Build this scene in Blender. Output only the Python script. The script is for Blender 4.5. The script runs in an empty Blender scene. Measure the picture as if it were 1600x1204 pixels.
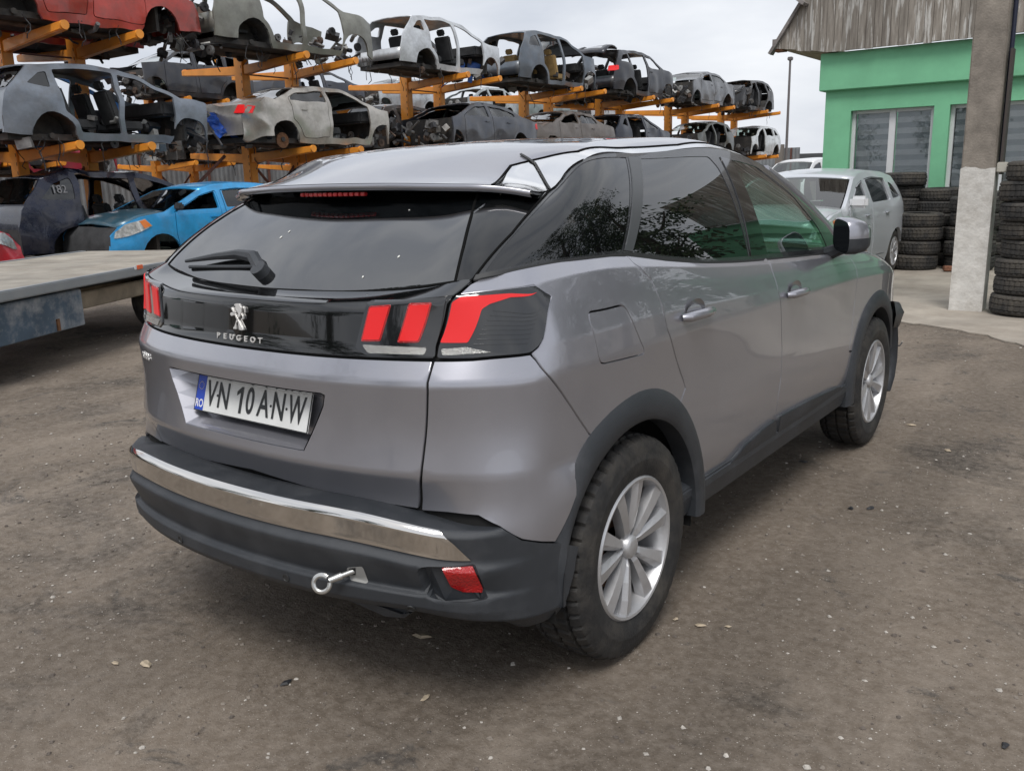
import bpy, bmesh, math, random
import numpy as np
from mathutils import Vector, Matrix
from mathutils.bvhtree import BVHTree
from mathutils.geometry import delaunay_2d_cdt
R = math.radians
SC = bpy.context.scene
COL = SC.collection
# ------------------------------------------------------------------ camera
PW, PH = 1600.0, 1204.0
CAM = np.array([2.11376, -1.41879, 1.46967]); YAW, PIT, ROL, FPX = -0.638674, 0.227399, -0.02507, 1388.29
_fw = np.array([math.sin(YAW)*math.cos(PIT), math.cos(YAW)*math.cos(PIT), -math.sin(PIT)])
_rt = np.array([math.cos(YAW), -math.sin(YAW), 0.0]); _up = np.cross(_rt, _fw)
CR = math.cos(ROL)*_rt + math.sin(ROL)*_up; CU = -math.sin(ROL)*_rt + math.cos(ROL)*_up
cd = bpy.data.cameras.new('camera'); cam = bpy.data.objects.new('camera', cd); COL.objects.link(cam)
cd.sensor_width = 36.0; cd.lens = 36.0*FPX/PW; cd.clip_start = 0.05; cd.clip_end = 2000
cam.matrix_world = Matrix(((CR[0], CU[0], -_fw[0], CAM[0]), (CR[1], CU[1], -_fw[1], CAM[1]), (CR[2], CU[2], -_fw[2], CAM[2]), (0, 0, 0, 1)))
SC.camera = cam
def ray(px, py):
    d = _fw*FPX + CR*(px-PW/2) - CU*(py-PH/2); return d/np.linalg.norm(d)
def at(px, py, **k):
    (ax, v), = k.items(); i = 'xyz'.index(ax); d = ray(px, py)
    return CAM + d*((v-CAM[i])/d[i])
# ------------------------------------------------------------------ sky and light
w = bpy.data.worlds.new('World'); SC.world = w; w.use_nodes = True
nt = w.node_tree; N = nt.nodes; N.clear()
out = N.new('ShaderNodeOutputWorld'); bg = N.new('ShaderNodeBackground'); sky = N.new('ShaderNodeTexSky')
SUN_EL, SUN_AZ = R(58), R(150)
sky.sky_type = 'NISHITA'; sky.sun_disc = False; sky.sun_elevation = SUN_EL; sky.sun_rotation = SUN_AZ
sky.air_density = 1.0; sky.dust_density = 4.0; sky.ozone_density = 1.0
tc = N.new('ShaderNodeTexCoord'); mp = N.new('ShaderNodeMapping'); mp.inputs['Scale'].default_value = (1.0, 1.0, 3.2)
nz = N.new('ShaderNodeTexNoise'); nz.inputs['Scale'].default_value = 2.3; nz.inputs['Detail'].default_value = 6; nz.inputs['Roughness'].default_value = .52; nz.inputs['Distortion'].default_value = .35
rp = N.new('ShaderNodeValToRGB'); e = rp.color_ramp.elements
e[0].position = .34; e[0].color = (4.7, 5.0, 5.6, 1); e[1].position = .68; e[1].color = (7.4, 7.55, 7.8, 1)
mx = N.new('ShaderNodeMix'); mx.data_type = 'RGBA'; mx.inputs[0].default_value = .93
nt.links.new(tc.outputs['Generated'], mp.inputs['Vector']); nt.links.new(mp.outputs[0], nz.inputs['Vector'])
nt.links.new(nz.outputs['Fac'], rp.inputs[0]); nt.links.new(sky.outputs[0], mx.inputs[6]); nt.links.new(rp.outputs[0], mx.inputs[7])
nt.links.new(mx.outputs[2], bg.inputs['Color']); bg.inputs['Strength'].default_value = .10
nt.links.new(bg.outputs[0], out.inputs[0])
sl = bpy.data.lights.new('sun', 'SUN'); sl.energy = 1.5; sl.angle = R(22); sl.color = (1, .97, .93)
so = bpy.data.objects.new('sun', sl); COL.objects.link(so)
# the sun stands behind the camera to its right, veiled by cloud
sd = Vector((math.sin(SUN_AZ)*math.cos(SUN_EL), math.cos(SUN_AZ)*math.cos(SUN_EL), math.sin(SUN_EL)))
so.rotation_euler = (-sd).to_track_quat('-Z', 'Y').to_euler()
SC.view_settings.view_transform = 'Standard'; SC.view_settings.look = 'None'; SC.view_settings.exposure = 0.48; SC.view_settings.gamma = 1.0
SC.render.engine = 'CYCLES'
SC.cycles.max_bounces = 7; SC.cycles.transparent_max_bounces = 12; SC.cycles.caustics_reflective = False; SC.cycles.caustics_refractive = False

# ------------------------------------------------------------------ materials
MATS = {}
def mat(name, col=(.5, .5, .5), rough=.5, metal=0., coat=0., spec=.5, var=0., vscale=6., vcol=None, bump=0., bscale=60., coatr=.03, rvar=0., dirt=0., dcol=(.16, .13, .10), dscale=3., detail=6):
    if name in MATS: return MATS[name]
    m = bpy.data.materials.new(name); m.use_nodes = True; t = m.node_tree; n = t.nodes; b = n['Principled BSDF']
    b.inputs['Base Color'].default_value = (*col, 1); b.inputs['Roughness'].default_value = rough; b.inputs['Metallic'].default_value = metal
    b.inputs['Coat Weight'].default_value = coat; b.inputs['Coat Roughness'].default_value = coatr; b.inputs['Specular IOR Level'].default_value = spec
    if var or bump or rvar or dirt:
        tcn = n.new('ShaderNodeTexCoord')
    src = None
    if var:
        a = n.new('ShaderNodeTexNoise'); a.inputs['Scale'].default_value = vscale; a.inputs['Detail'].default_value = detail; a.inputs['Roughness'].default_value = .6
        t.links.new(tcn.outputs['Object'], a.inputs['Vector'])
        r = n.new('ShaderNodeValToRGB'); r.color_ramp.elements[0].position = .32; r.color_ramp.elements[1].position = .68
        c2 = vcol if vcol else tuple(min(1, c*(1+var)) for c in col)
        c1 = col if vcol else tuple(c*(1-var) for c in col)
        r.color_ramp.elements[0].color = (*c1, 1); r.color_ramp.elements[1].color = (*c2, 1)
        t.links.new(a.outputs['Fac'], r.inputs[0]); src = r.outputs[0]
    if dirt:
        a = n.new('ShaderNodeTexNoise'); a.inputs['Scale'].default_value = dscale; a.inputs['Detail'].default_value = 9; a.inputs['Roughness'].default_value = .7
        t.links.new(tcn.outputs['Object'], a.inputs['Vector'])
        r = n.new('ShaderNodeValToRGB'); r.color_ramp.elements[0].position = .45; r.color_ramp.elements[1].position = .75
        r.color_ramp.elements[1].color = (dirt, dirt, dirt, 1)
        t.links.new(a.outputs['Fac'], r.inputs[0])
        x = n.new('ShaderNodeMix'); x.data_type = 'RGBA'; x.inputs[7].default_value = (*dcol, 1); x.inputs[6].default_value = (*col, 1)
        if src: t.links.new(src, x.inputs[6])
        t.links.new(r.outputs[0], x.inputs[0]); src = x.outputs[2]
        mr = n.new('ShaderNodeMapRange'); mr.inputs[3].default_value = rough; mr.inputs[4].default_value = .85
        t.links.new(r.outputs[0], mr.inputs[0]); t.links.new(mr.outputs[0], b.inputs['Roughness'])
        if metal:
            mm = n.new('ShaderNodeMapRange'); mm.inputs[3].default_value = metal; mm.inputs[4].default_value = 0.
            t.links.new(r.outputs[0], mm.inputs[0]); t.links.new(mm.outputs[0], b.inputs['Metallic'])
    if src: t.links.new(src, b.inputs['Base Color'])
    if rvar and not dirt:
        a = n.new('ShaderNodeTexNoise'); a.inputs['Scale'].default_value = 9; a.inputs['Detail'].default_value = 8
        t.links.new(tcn.outputs['Object'], a.inputs['Vector'])
        mr = n.new('ShaderNodeMapRange'); mr.inputs[1].default_value = .3; mr.inputs[2].default_value = .7; mr.inputs[3].default_value = rough; mr.inputs[4].default_value = rough+rvar
        t.links.new(a.outputs['Fac'], mr.inputs[0]); t.links.new(mr.outputs[0], b.inputs['Roughness'])
    if bump:
        a = n.new('ShaderNodeTexNoise'); a.inputs['Scale'].default_value = bscale; a.inputs['Detail'].default_value = 5
        t.links.new(tcn.outputs['Object'], a.inputs['Vector'])
        bp = n.new('ShaderNodeBump'); bp.inputs['Strength'].default_value = bump; bp.inputs['Distance'].default_value = .01
        t.links.new(a.outputs['Fac'], bp.inputs['Height']); t.links.new(bp.outputs[0], b.inputs['Normal'])
    MATS[name] = m; return m
def glassmat(name, tint, dens, rough=.0, base=(.005, .006, .007), ior=1.52):
    """thin window glass: Fresnel mirror over a tinted see-through pane"""
    if name in MATS: return MATS[name]
    m = bpy.data.materials.new(name); m.use_nodes = True; t = m.node_tree; n = t.nodes; n.clear()
    o = n.new('ShaderNodeOutputMaterial'); tr = n.new('ShaderNodeBsdfTransparent'); tr.inputs[0].default_value = (*tint, 1)
    df = n.new('ShaderNodeBsdfDiffuse'); df.inputs[0].default_value = (*base, 1)
    m1 = n.new('ShaderNodeMixShader'); m1.inputs[0].default_value = dens
    gl = n.new('ShaderNodeBsdfGlossy'); gl.inputs['Roughness'].default_value = rough
    fr = n.new('ShaderNodeFresnel'); fr.inputs[0].default_value = ior
    fm = n.new('ShaderNodeMath'); fm.operation = 'MULTIPLY_ADD'; fm.inputs[1].default_value = 1.7; fm.inputs[2].default_value = .02; fm.use_clamp = True
    m2 = n.new('ShaderNodeMixShader')
    t.links.new(tr.outputs[0], m1.inputs[1]); t.links.new(df.outputs[0], m1.inputs[2])
    t.links.new(fr.outputs[0], fm.inputs[0]); t.links.new(fm.outputs[0], m2.inputs[0])
    t.links.new(m1.outputs[0], m2.inputs[1]); t.links.new(gl.outputs[0], m2.inputs[2]); t.links.new(m2.outputs[0], o.inputs[0])
    MATS[name] = m; return m

# ------------------------------------------------------------------ mesh helpers
def link(name, me, m=None, parent=None):
    o = bpy.data.objects.new(name, me); COL.objects.link(o)
    if m is not None and len(me.materials) == 0: me.materials.append(m)
    if parent is not None: o.parent = parent
    return o
def mesh(name, V, F, m=None, parent=None, smooth=False, normals=None, fmats=None, mats=None):
    me = bpy.data.meshes.new(name); me.from_pydata([tuple(map(float, v)) for v in V], [], [tuple(map(int, f)) for f in F])
    if mats:
        for q in mats: me.materials.append(q)
        me.polygons.foreach_set('material_index', list(fmats))
    if smooth or normals is not None: me.polygons.foreach_set('use_smooth', [True]*len(me.polygons))
    me.update()
    if normals is not None: me.normals_split_custom_set_from_vertices([tuple(map(float, q)) for q in normals])
    return link(name, me, m, parent)
class MB:
    """collects simple solids, built as ONE mesh"""
    def __init__(s): s.V = []; s.F = []
    def add(s, V, F):
        k = len(s.V); s.V += [tuple(v) for v in V]; s.F += [tuple(i+k for i in f) for f in F]; return s
    def box(s, c, d, rot=None):
        V = [Vector((sx*d[0]/2, sy*d[1]/2, sz*d[2]/2)) for sx in (-1, 1) for sy in (-1, 1) for sz in (-1, 1)]
        if rot is not None: V = [rot @ v for v in V]
        return s.add([v+Vector(c) for v in V], [(0, 1, 3, 2), (4, 6, 7, 5), (0, 4, 5, 1), (2, 3, 7, 6), (0, 2, 6, 4), (1, 5, 7, 3)])
    def tube(s, pts, r, n=8, cap=True):
        P = [Vector(p) for p in pts]; rs = r if isinstance(r, (list, tuple)) else [r]*len(P); V = []; F = []
        up = Vector((0, 0, 1)); pa = None
        for i, p in enumerate(P):
            d = (P[min(i+1, len(P)-1)]-P[max(i-1, 0)])
            d = d.normalized() if d.length > 1e-9 else Vector((0, 1, 0))
            if pa is None: a = d.cross(up) if abs(d.dot(up)) < .95 else d.cross(Vector((1, 0, 0)))
            else: a = pa-d*pa.dot(d)
            a = a.normalized() if a.length > 1e-9 else d.orthogonal().normalized()
            pa = a; b = d.cross(a)
            for k in range(n):
                t = 2*math.pi*k/n; V.append(p+(a*math.cos(t)+b*math.sin(t))*rs[i])
        for i in range(len(P)-1):
            for k in range(n): F.append((i*n+k, i*n+(k+1) % n, (i+1)*n+(k+1) % n, (i+1)*n+k))
        if cap: F.append(tuple(range(n-1, -1, -1))); F.append(tuple((len(P)-1)*n+k for k in range(n)))
        return s.add(V, F)
    def prism(s, poly, ax, a, b):
        """polygon given in the two other axes, extruded along axis ax from a to b"""
        n = len(poly); V = []
        for q in (a, b):
            for (p0, p1) in poly:
                V.append({'x': (q, p0, p1), 'y': (p0, q, p1), 'z': (p0, p1, q)}[ax])
        F = [tuple(range(n-1, -1, -1)), tuple(range(n, 2*n))]+[(i, (i+1) % n, n+(i+1) % n, n+i) for i in range(n)]
        return s.add(V, F)
    def lathe(s, prof, n=32, ax='x', c=(0, 0, 0), closed=False):
        """profile of (axial, radius)"""
        V = []; F = []; m = len(prof)
        for k in range(n):
            t = 2*math.pi*k/n; ct, st = math.cos(t), math.sin(t)
            for (q, r) in prof:
                v = {'x': (q, r*ct, r*st), 'y': (r*ct, q, r*st), 'z': (r*ct, r*st, q)}[ax]
                V.append((v[0]+c[0], v[1]+c[1], v[2]+c[2]))
        mm = m if closed else m-1
        for k in range(n):
            for i in range(mm): F.append((k*m+i, k*m+(i+1) % m, ((k+1) % n)*m+(i+1) % m, ((k+1) % n)*m+i))
        return s.add(V, F)
    def build(s, name, m=None, parent=None, smooth=False, bevel=0, loc=None, recalc=True):
        me = bpy.data.meshes.new(name); me.from_pydata([tuple(map(float, v)) for v in s.V], [], s.F)
        if recalc or bevel:
            b = bmesh.new(); b.from_mesh(me); bmesh.ops.recalc_face_normals(b, faces=b.faces)
            if bevel: bmesh.ops.bevel(b, geom=[e for e in b.edges if len(e.link_faces) == 2 and e.calc_face_angle(0) > .5], offset=bevel, segments=2, affect='EDGES', clamp_overlap=True)
            b.to_mesh(me); b.free()
        if smooth:
            me.polygons.foreach_set('use_smooth', [True]*len(me.polygons))
            me.set_sharp_from_angle(angle=R(38)) if hasattr(me, 'set_sharp_from_angle') else None
        me.update(); o = link(name, me, m, parent)
        if loc is not None: o.location = loc
        return o
def thing(name, label, cat, loc=(0, 0, 0), rz=0., group=None):
    o = bpy.data.objects.new(name, None); COL.objects.link(o); o.location = loc; o.rotation_euler = (0, 0, rz); o.empty_display_size = .2
    o['label'] = label; o['category'] = cat
    if group: o['group'] = group
    return o
def tag(o, label, cat, group=None):
    o['label'] = label; o['category'] = cat
    if group: o['group'] = group
    return o
def copy_tree(o, parent=None):
    c = o.copy(); COL.objects.link(c)
    if parent is not None: c.parent = parent; c.matrix_parent_inverse = o.matrix_parent_inverse.copy()
    for ch in list(o.children): copy_tree(ch, c)
    return c
def text_mesh(s, size=1., ext=0., sx=1., bold=0.):
    cu = bpy.data.curves.new('t', 'FONT'); cu.body = s; cu.size = size; cu.extrude = ext; cu.align_x = 'CENTER'; cu.align_y = 'CENTER'; cu.offset = bold
    cu.resolution_u = 4
    o = bpy.data.objects.new('t', cu); COL.objects.link(o); dg = bpy.context.evaluated_depsgraph_get(); dg.update()
    me = bpy.data.meshes.new_from_object(o.evaluated_get(dg)); bpy.data.objects.remove(o); bpy.data.curves.remove(cu)
    for v in me.vertices: v.co.x *= sx
    return me
def inpoly(P, poly):
    P = np.asarray(P); x, y = P[:, 0], P[:, 1]; c = np.zeros(len(P), bool); q = np.asarray(poly); j = len(q)-1
    for i in range(len(q)):
        a, b = q[i], q[j]
        t = ((a[1] > y) != (b[1] > y))
        c ^= t & (x < (b[0]-a[0])*(y-a[1])/((b[1]-a[1]) if b[1] != a[1] else 1e-12)+a[0]); j = i
    return c
def distpoly(P, poly):
    P = np.asarray(P); q = np.asarray(poly); d = np.full(len(P), 1e9)
    for i in range(len(q)):
        a = q[i-1]; b = q[i]; ab = b-a; L = (ab**2).sum()+1e-12
        t = np.clip(((P-a)@ab)/L, 0, 1); d = np.minimum(d, np.hypot(*(P-a-t[:, None]*ab).T))
    return d
def densify(poly, h):
    o = []
    for i in range(len(poly)):
        a = np.array(poly[i], float); b = np.array(poly[(i+1) % len(poly)], float); k = max(1, int(math.ceil(np.linalg.norm(b-a)/h)))
        for t in range(k): o.append(a+(b-a)*t/k)
    return np.array(o)
def inset(poly, g):
    """polygon shrunk by g (polygon made counter-clockwise)"""
    q = np.array(poly, float); A = .5*np.sum(q[:, 0]*np.roll(q[:, 1], -1)-np.roll(q[:, 0], -1)*q[:, 1])
    if A < 0: q = q[::-1].copy()
    e0 = q-np.roll(q, 1, 0); e1 = np.roll(q, -1, 0)-q
    n0 = np.stack([-e0[:, 1], e0[:, 0]], 1); n0 /= np.linalg.norm(n0, axis=1)[:, None]+1e-12
    n1 = np.stack([-e1[:, 1], e1[:, 0]], 1); n1 /= np.linalg.norm(n1, axis=1)[:, None]+1e-12
    b = n0+n1; L = (b**2).sum(1); b = b*(2/np.maximum(L, .6))[:, None]
    return q+b*g
def rounded(poly, r, n=4):
    """corner-rounded polygon in 2D; r a number or one per corner"""
    P = [np.array(p, float) for p in poly]; o = []
    for i, p in enumerate(P):
        rr = r[i] if isinstance(r, (list, tuple)) else r
        a = P[i-1]-p; b = P[(i+1) % len(P)]-p; la, lb = np.linalg.norm(a), np.linalg.norm(b); t = min(rr, la*.45, lb*.45)
        if t <= 0: o.append(p); continue
        A = p+a/la*t; B = p+b/lb*t
        for k in range(n+1):
            s = k/n; o.append((1-s)**2*A+2*s*(1-s)*p+s*s*B)
    return o
def cdt(outline, holes, pts):
    V = [Vector((float(p[0]), float(p[1]))) for p in outline]; E = [(i, (i+1) % len(outline)) for i in range(len(outline))]
    for h in holes:
        k = len(V); V += [Vector((float(p[0]), float(p[1]))) for p in h]; E += [(k+i, k+(i+1) % len(h)) for i in range(len(h))]
    V += [Vector((float(p[0]), float(p[1]))) for p in pts]
    r = delaunay_2d_cdt(V, E, [], 0, 1e-6)
    P = np.array([(v.x, v.y) for v in r[0]]); F = [f for f in r[2]]
    if not F: return P, []
    c = np.array([P[list(f)].mean(0) for f in F]); k = inpoly(c, outline)
    for h in holes: k &= ~inpoly(c, h)
    return P, [f for f, q in zip(F, k) if q]

# ------------------------------------------------------------------ smooth control-net surfaces
def nspline(x, Y, xq):
    x = np.asarray(x, float); Y = np.asarray(Y, float); n = len(x); h = np.diff(x); sh = Y.shape[1:]
    if n == 2:
        t = ((xq-x[0])/h[0]).reshape(-1, *([1]*len(sh))); return Y[0]+(Y[1]-Y[0])*t
    A = np.zeros((n, n)); B = np.zeros((n,)+sh); A[0, 0] = A[-1, -1] = 1
    for i in range(1, n-1):
        A[i, i-1] = h[i-1]; A[i, i] = 2*(h[i-1]+h[i]); A[i, i+1] = h[i]; B[i] = 6*((Y[i+1]-Y[i])/h[i]-(Y[i]-Y[i-1])/h[i-1])
    M = np.linalg.solve(A, B.reshape(n, -1)).reshape((n,)+sh)
    i = np.clip(np.searchsorted(x, xq, side='right')-1, 0, n-2); r = lambda a: a.reshape(-1, *([1]*len(sh)))
    hh = r(h[i]); a = r((x[i+1]-xq))/hh; b = r((xq-x[i]))/hh
    return a*Y[i]+b*Y[i+1]+((a**3-a)*M[i]+(b**3-b)*M[i+1])*hh*hh/6
class Surf:
    def __init__(s, net, crease_v=(), crease_u=(), du=.012, dv=.01, flip=False):
        net = np.asarray(net, float); nv, nu = net.shape[:2]
        s.U = np.concatenate([[0], np.cumsum(np.linalg.norm(np.diff(net, axis=1), axis=2).mean(0))])
        s.V = np.concatenate([[0], np.cumsum(np.linalg.norm(np.diff(net, axis=0), axis=2).mean(1))])
        s.uq = np.unique(np.concatenate([np.linspace(s.U[i], s.U[i+1], max(2, int((s.U[i+1]-s.U[i])/du)+2)) for i in range(nu-1)]))
        s.vq = np.unique(np.concatenate([np.linspace(s.V[i], s.V[i+1], max(2, int((s.V[i+1]-s.V[i])/dv)+2)) for i in range(nv-1)]))
        def seg(x, Y, xq, cr):
            b = [0]+sorted(cr)+[len(x)-1]; o = np.zeros((len(xq),)+Y.shape[1:])
            for a, c in zip(b[:-1], b[1:]):
                k = (xq >= x[a]-1e-9) & (xq <= x[c]+1e-9); o[k] = nspline(x[a:c+1], Y[a:c+1], xq[k])
            return o
        g = seg(s.V, net, s.vq, list(crease_v)); g = np.swapaxes(seg(s.U, np.swapaxes(g, 0, 1), s.uq, list(crease_u)), 0, 1)
        s.G = g
        gu = np.gradient(g, axis=1); gv = np.gradient(g, axis=0); n = np.cross(gu, gv)
        s.Nn = n/(np.linalg.norm(n, axis=2)[:, :, None]+1e-12)*(-1 if flip else 1)
        nV, nU = g.shape[:2]; s.nU = nU
        F = [(j*nU+i, j*nU+i+1, (j+1)*nU+i+1, (j+1)*nU+i) for j in range(nV-1) for i in range(nU-1)]
        s.bvh = BVHTree.FromPolygons([Vector(p) for p in g.reshape(-1, 3)], F)
    def _loc(s, loc, idx):
        j, i = divmod(idx, s.nU-1); p = np.array(loc); a = s.G[j, i]; eu = s.G[j, i+1]-a; ev = s.G[j+1, i]-a
        M = np.array([[eu@eu, eu@ev], [eu@ev, ev@ev]])+np.eye(2)*1e-14; t = np.linalg.solve(M, np.array([(p-a)@eu, (p-a)@ev])); t = np.clip(t, 0, 1)
        return (s.uq[i]+t[0]*(s.uq[i+1]-s.uq[i]), s.vq[j]+t[1]*(s.vq[j+1]-s.vq[j]))
    def px(s, *pts):
        o = []
        for (x, y) in pts:
            d = ray(x, y); l, n, i, t = s.bvh.ray_cast(Vector(CAM), Vector(d))
            if l is None:      # ray misses: nearest point of the surface to the ray
                qs = [s.bvh.find_nearest(Vector(CAM+d*t)) for t in np.linspace(1.0, 7, 300)]
                ks = [k for k in range(1, 299) if qs[k][3] <= qs[k-1][3] and qs[k][3] <= qs[k+1][3] and qs[k][3] < .09] or [min(range(300), key=lambda k: qs[k][3])]
                l, i = qs[ks[0]][0], qs[ks[0]][2]
            o.append(s._loc(l, i))
        return o
    def near(s, *pts):
        o = []
        for p in pts:
            l, n, i, t = s.bvh.find_nearest(Vector(p)); o.append(s._loc(l, i))
        return o
    def ev(s, uv, what=None):
        uv = np.asarray(uv, float); u = np.clip(uv[:, 0], s.uq[0], s.uq[-1]); v = np.clip(uv[:, 1], s.vq[0], s.vq[-1])
        i = np.clip(np.searchsorted(s.uq, u, side='right')-1, 0, len(s.uq)-2); j = np.clip(np.searchsorted(s.vq, v, side='right')-1, 0, len(s.vq)-2)
        a = ((u-s.uq[i])/(s.uq[i+1]-s.uq[i]))[:, None]; b = ((v-s.vq[j])/(s.vq[j+1]-s.vq[j]))[:, None]
        f = lambda A: A[j, i]*(1-a)*(1-b)+A[j, i+1]*a*(1-b)+A[j+1, i]*(1-a)*b+A[j+1, i+1]*a*b
        P = f(s.G); n = f(s.Nn); return P, n/(np.linalg.norm(n, axis=1)[:, None]+1e-12)
def panel_data(S, outline, holes=(), h=.03, off=0., fl=.016, gap=0., thick=None):
    out = densify(outline, h); out = inset(out, gap)
    hol = [inset(densify(q, h), -gap)[::-1] for q in holes]
    lo, hi = out.min(0), out.max(0)
    vs = np.arange(lo[1]-lo[1] % h, hi[1]+h, h); vs = np.concatenate([vs, S.V, S.V[1:-1]-.0065, S.V[1:-1]+.0065]); vs = np.sort(vs); vs = vs[np.concatenate([[True], np.diff(vs) > .002])]; us = np.arange(lo[0]-lo[0] % h, hi[0]+h, h)
    g = np.array([(a, b) for b in vs for a in us]); k = inpoly(g, out) & (distpoly(g, out) > .4*h)
    for q in hol: k &= ~inpoly(g, q) & (distpoly(g, q) > .4*h)
    P2, F = cdt(out, hol, g[k])
    P, n = S.ev(P2); P = P+n*off
    V = list(P); NN = list(n); FF = []
    for f in F:
        a, b, c = [P[i] for i in f[:3]]
        FF.append(tuple(f) if np.cross(b-a, c-a)@n[f[0]] > 0 else tuple(f[::-1]))
    for loop in [out]+hol:
        e = S.ev(loop); Q = e[0]+e[1]*off; m = len(loop); k = len(V)
        tg = np.roll(Q, -1, 0)-np.roll(Q, 1, 0); tg /= np.linalg.norm(tg, axis=1)[:, None]+1e-12
        o = np.cross(tg, e[1])
        ro = (e[1]+o*.12); ro /= np.linalg.norm(ro, axis=1)[:, None]
        V += list(Q); NN += list(ro); V += list(Q-e[1]*fl+o*.0005); NN += list(o)
        for i in range(m):
            j = (i+1) % m; FF.append((k+i, k+m+i, k+m+j, k+j))
    return np.array(V), FF, np.array(NN)
def mir(V, F, n):
    s = np.array([-1, 1, 1]); return V*s, [f[::-1] for f in F], n*s
def panel(name, S, outline, m, parent, both='join', **k):
    """both: 'join' one mesh over both sides, 'copy' a mirrored second object, None right side only"""
    V, F, n = panel_data(S, outline, **k)
    if both == 'join':
        V2, F2, n2 = mir(V, F, n); q = len(V)
        return mesh(name, np.vstack([V, V2]), F+[tuple(i+q for i in f) for f in F2], m, parent, normals=np.vstack([n, n2]))
    o = mesh(name, V, F, m, parent, normals=n)
    if both == 'copy':
        V2, F2, n2 = mir(V, F, n); o2 = mesh(name, V2, F2, m, parent, normals=n2); return o, o2
    return o
# ------------------------------------------------------------------ the grey SUV
M_PAINT = mat('paint_grey', (.365, .368, .408), .29, .72, 1., var=.06, vscale=1400, coatr=.02, dirt=.10, dcol=(.30, .28, .25), dscale=7)
M_PLAST = mat('plastic_charcoal', (.030, .034, .040), .46, bump=.25, bscale=900, rvar=.2, dirt=.5, dcol=(.095, .098, .105), dscale=4.5)
M_GLOSSBLK = mat('gloss_black', (.005, .0055, .006), .06, 0, .6, coatr=.01, spec=.5)
M_RUBBER = mat('rubber_seal', (.028, .029, .03), .55)
M_DARK = mat('dark_void', (.006, .006, .006), .9)
M_CHROME = mat('chrome', (.75, .73, .70), .07, 1.)
M_BRUSH = mat('brushed_arch', (.93, .93, .93), .14, 1.)
M_RED = mat('lamp_red', (.88, .018, .020), .35, 0, .25)
M_REDD = mat('reflector_red', (.42, .004, .006), .1, 0, 1., bump=.6, bscale=160)
M_LENS = mat('lamp_clear', (.42, .42, .40), .08, .6, 1., bump=.5, bscale=300)
M_LAMPDK = mat('lamp_dark', (.012, .013, .015), .09, 0, 1.)
M_TYRE = mat('tyre_rubber', (.020, .020, .0205), .7, var=.35, vscale=14, dirt=.5, dcol=(.10, .085, .065), dscale=7, bump=.2, bscale=120)
M_ALLOY = mat('alloy_silver', (.54, .545, .56), .40, .7, .3, dirt=.35, dcol=(.2, .17, .14), dscale=12)
M_RUST = mat('rust_disc', (.16, .075, .035), .7, .3, var=.4, vscale=25)
M_GLASSD = glassmat('privacy_glass', (.055, .075, .072), .55)
M_GLASSR = glassmat('rear_glass', (.05, .055, .06), .82, ior=2.0)
M_GLASSG = glassmat('green_glass', (.48, .66, .58), .05)
M_SEAT = mat('seat_fabric', (.055, .06, .062), .85, var=.2, vscale=20)
M_SEATL = mat('seat_grey', (.16, .19, .18), .8, var=.2, vscale=20)

car = thing('parked_suv', 'grey five-door SUV seen from behind, front bumper missing, number plate VN 10ANW', 'car')
ZR = [.30, .42, .54, .64, .73, .85, .972, 1.035, 1.10, 1.157, 1.19]
XR0 = [0, .22, .44, .60, .70, .78, .835]
T0 = [.09, .097, .13, .18, .23, .30, .385]
rear = {0: (XR0, [.26, .267, .29, .32, .335, .36, .41], None), 1: (XR0, [.20, .207, .23, .26, .275, .30, .35], None),
 2: ([0, .22, .44, .60, .70, .79, .858], [.16, .167, .19, .215, .228, .258, .352], None),
 3: ([0, .22, .44, .60, .70, .79, .853], [.138, .145, .174, .212, .236, .275, .358], None),
 4: ([0, .22, .44, .60, .705, .79, .850], [.088, .095, .128, .176, .228, .283, .368], None), 5: ([0, .22, .44, .60, .70, .785, .843], [.100, .107, .140, .19, .238, .302, .388], None), 6: ([0, .22, .44, .60, .70, .785, .842], [t+.004 for t in T0], None),
 7: (XR0, [t+.040 for t in T0], None), 8: ([0, .22, .44, .6, .70, .775, .82], [.137, .144, .178, .231, .283, .352, .433], None),
 9: ([0, .22, .44, .6, .69, .755, .788], [.143, .150, .185, .238, .288, .358, .430], [1.161, 1.161, 1.166, 1.177, 1.188, 1.197, 1.201]),
 10: ([0, .22, .43, .585, .66, .705, .725], [.24, .248, .285, .325, .355, .40, .43], [1.178, 1.18, 1.19, 1.208, 1.222, 1.23, 1.237])}
YS = [.47, .62, .857, 1.15, 1.6, 2.1, 2.6, 3.1, 3.53, 3.85, 4.12]
SX = [.80, .868, .884, .885, .882, .879, .882, .874, .857, .835, .80]
HX = [-.016, 0, .010, .004, 0, 0, 0, -.002, .004, -.012, -.06]
BX = [.745, .772, .79, .80, .80, .80, .80, .795, .78, .75, .68]
BZ = [1.245, 1.256, 1.256, 1.225, 1.178, 1.142, 1.115, 1.09, 1.055, 1.01, .945]
ZC = [.978, .982, .985, .985, .98, .975, .968, .96, .945, .92, .87]
net = []
for k, z in enumerate(ZR):
    xs, ys, zs = rear[k]; row = [(x, y, zs[i] if zs else z) for i, (x, y) in enumerate(zip(xs, ys))]
    for i, y in enumerate(YS):
        if k <= 6: zz = z*(ZC[i]/.972) if k == 6 else z*(1 if i < 9 else (1-(.05 if i == 9 else .1)*k/6.)); x = SX[k]+HX[i]*(0 if (i == 0 and k <= 3) else 1)
        else:
            f = (z-.972)/(1.19-.972); zz = ZC[i]+f*(BZ[i]-ZC[i]); g = (SX[k]-SX[10])/(SX[6]-SX[10]); x = BX[i]+g*(SX[6]+HX[i]-BX[i])
        row.append((x, y, zz))
    net.append(row)
def full(net):
    a = np.array(net, float); b = a[:, :0:-1].copy(); b[:, :, 0] *= -1; return np.concatenate([b, a], 1)
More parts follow.
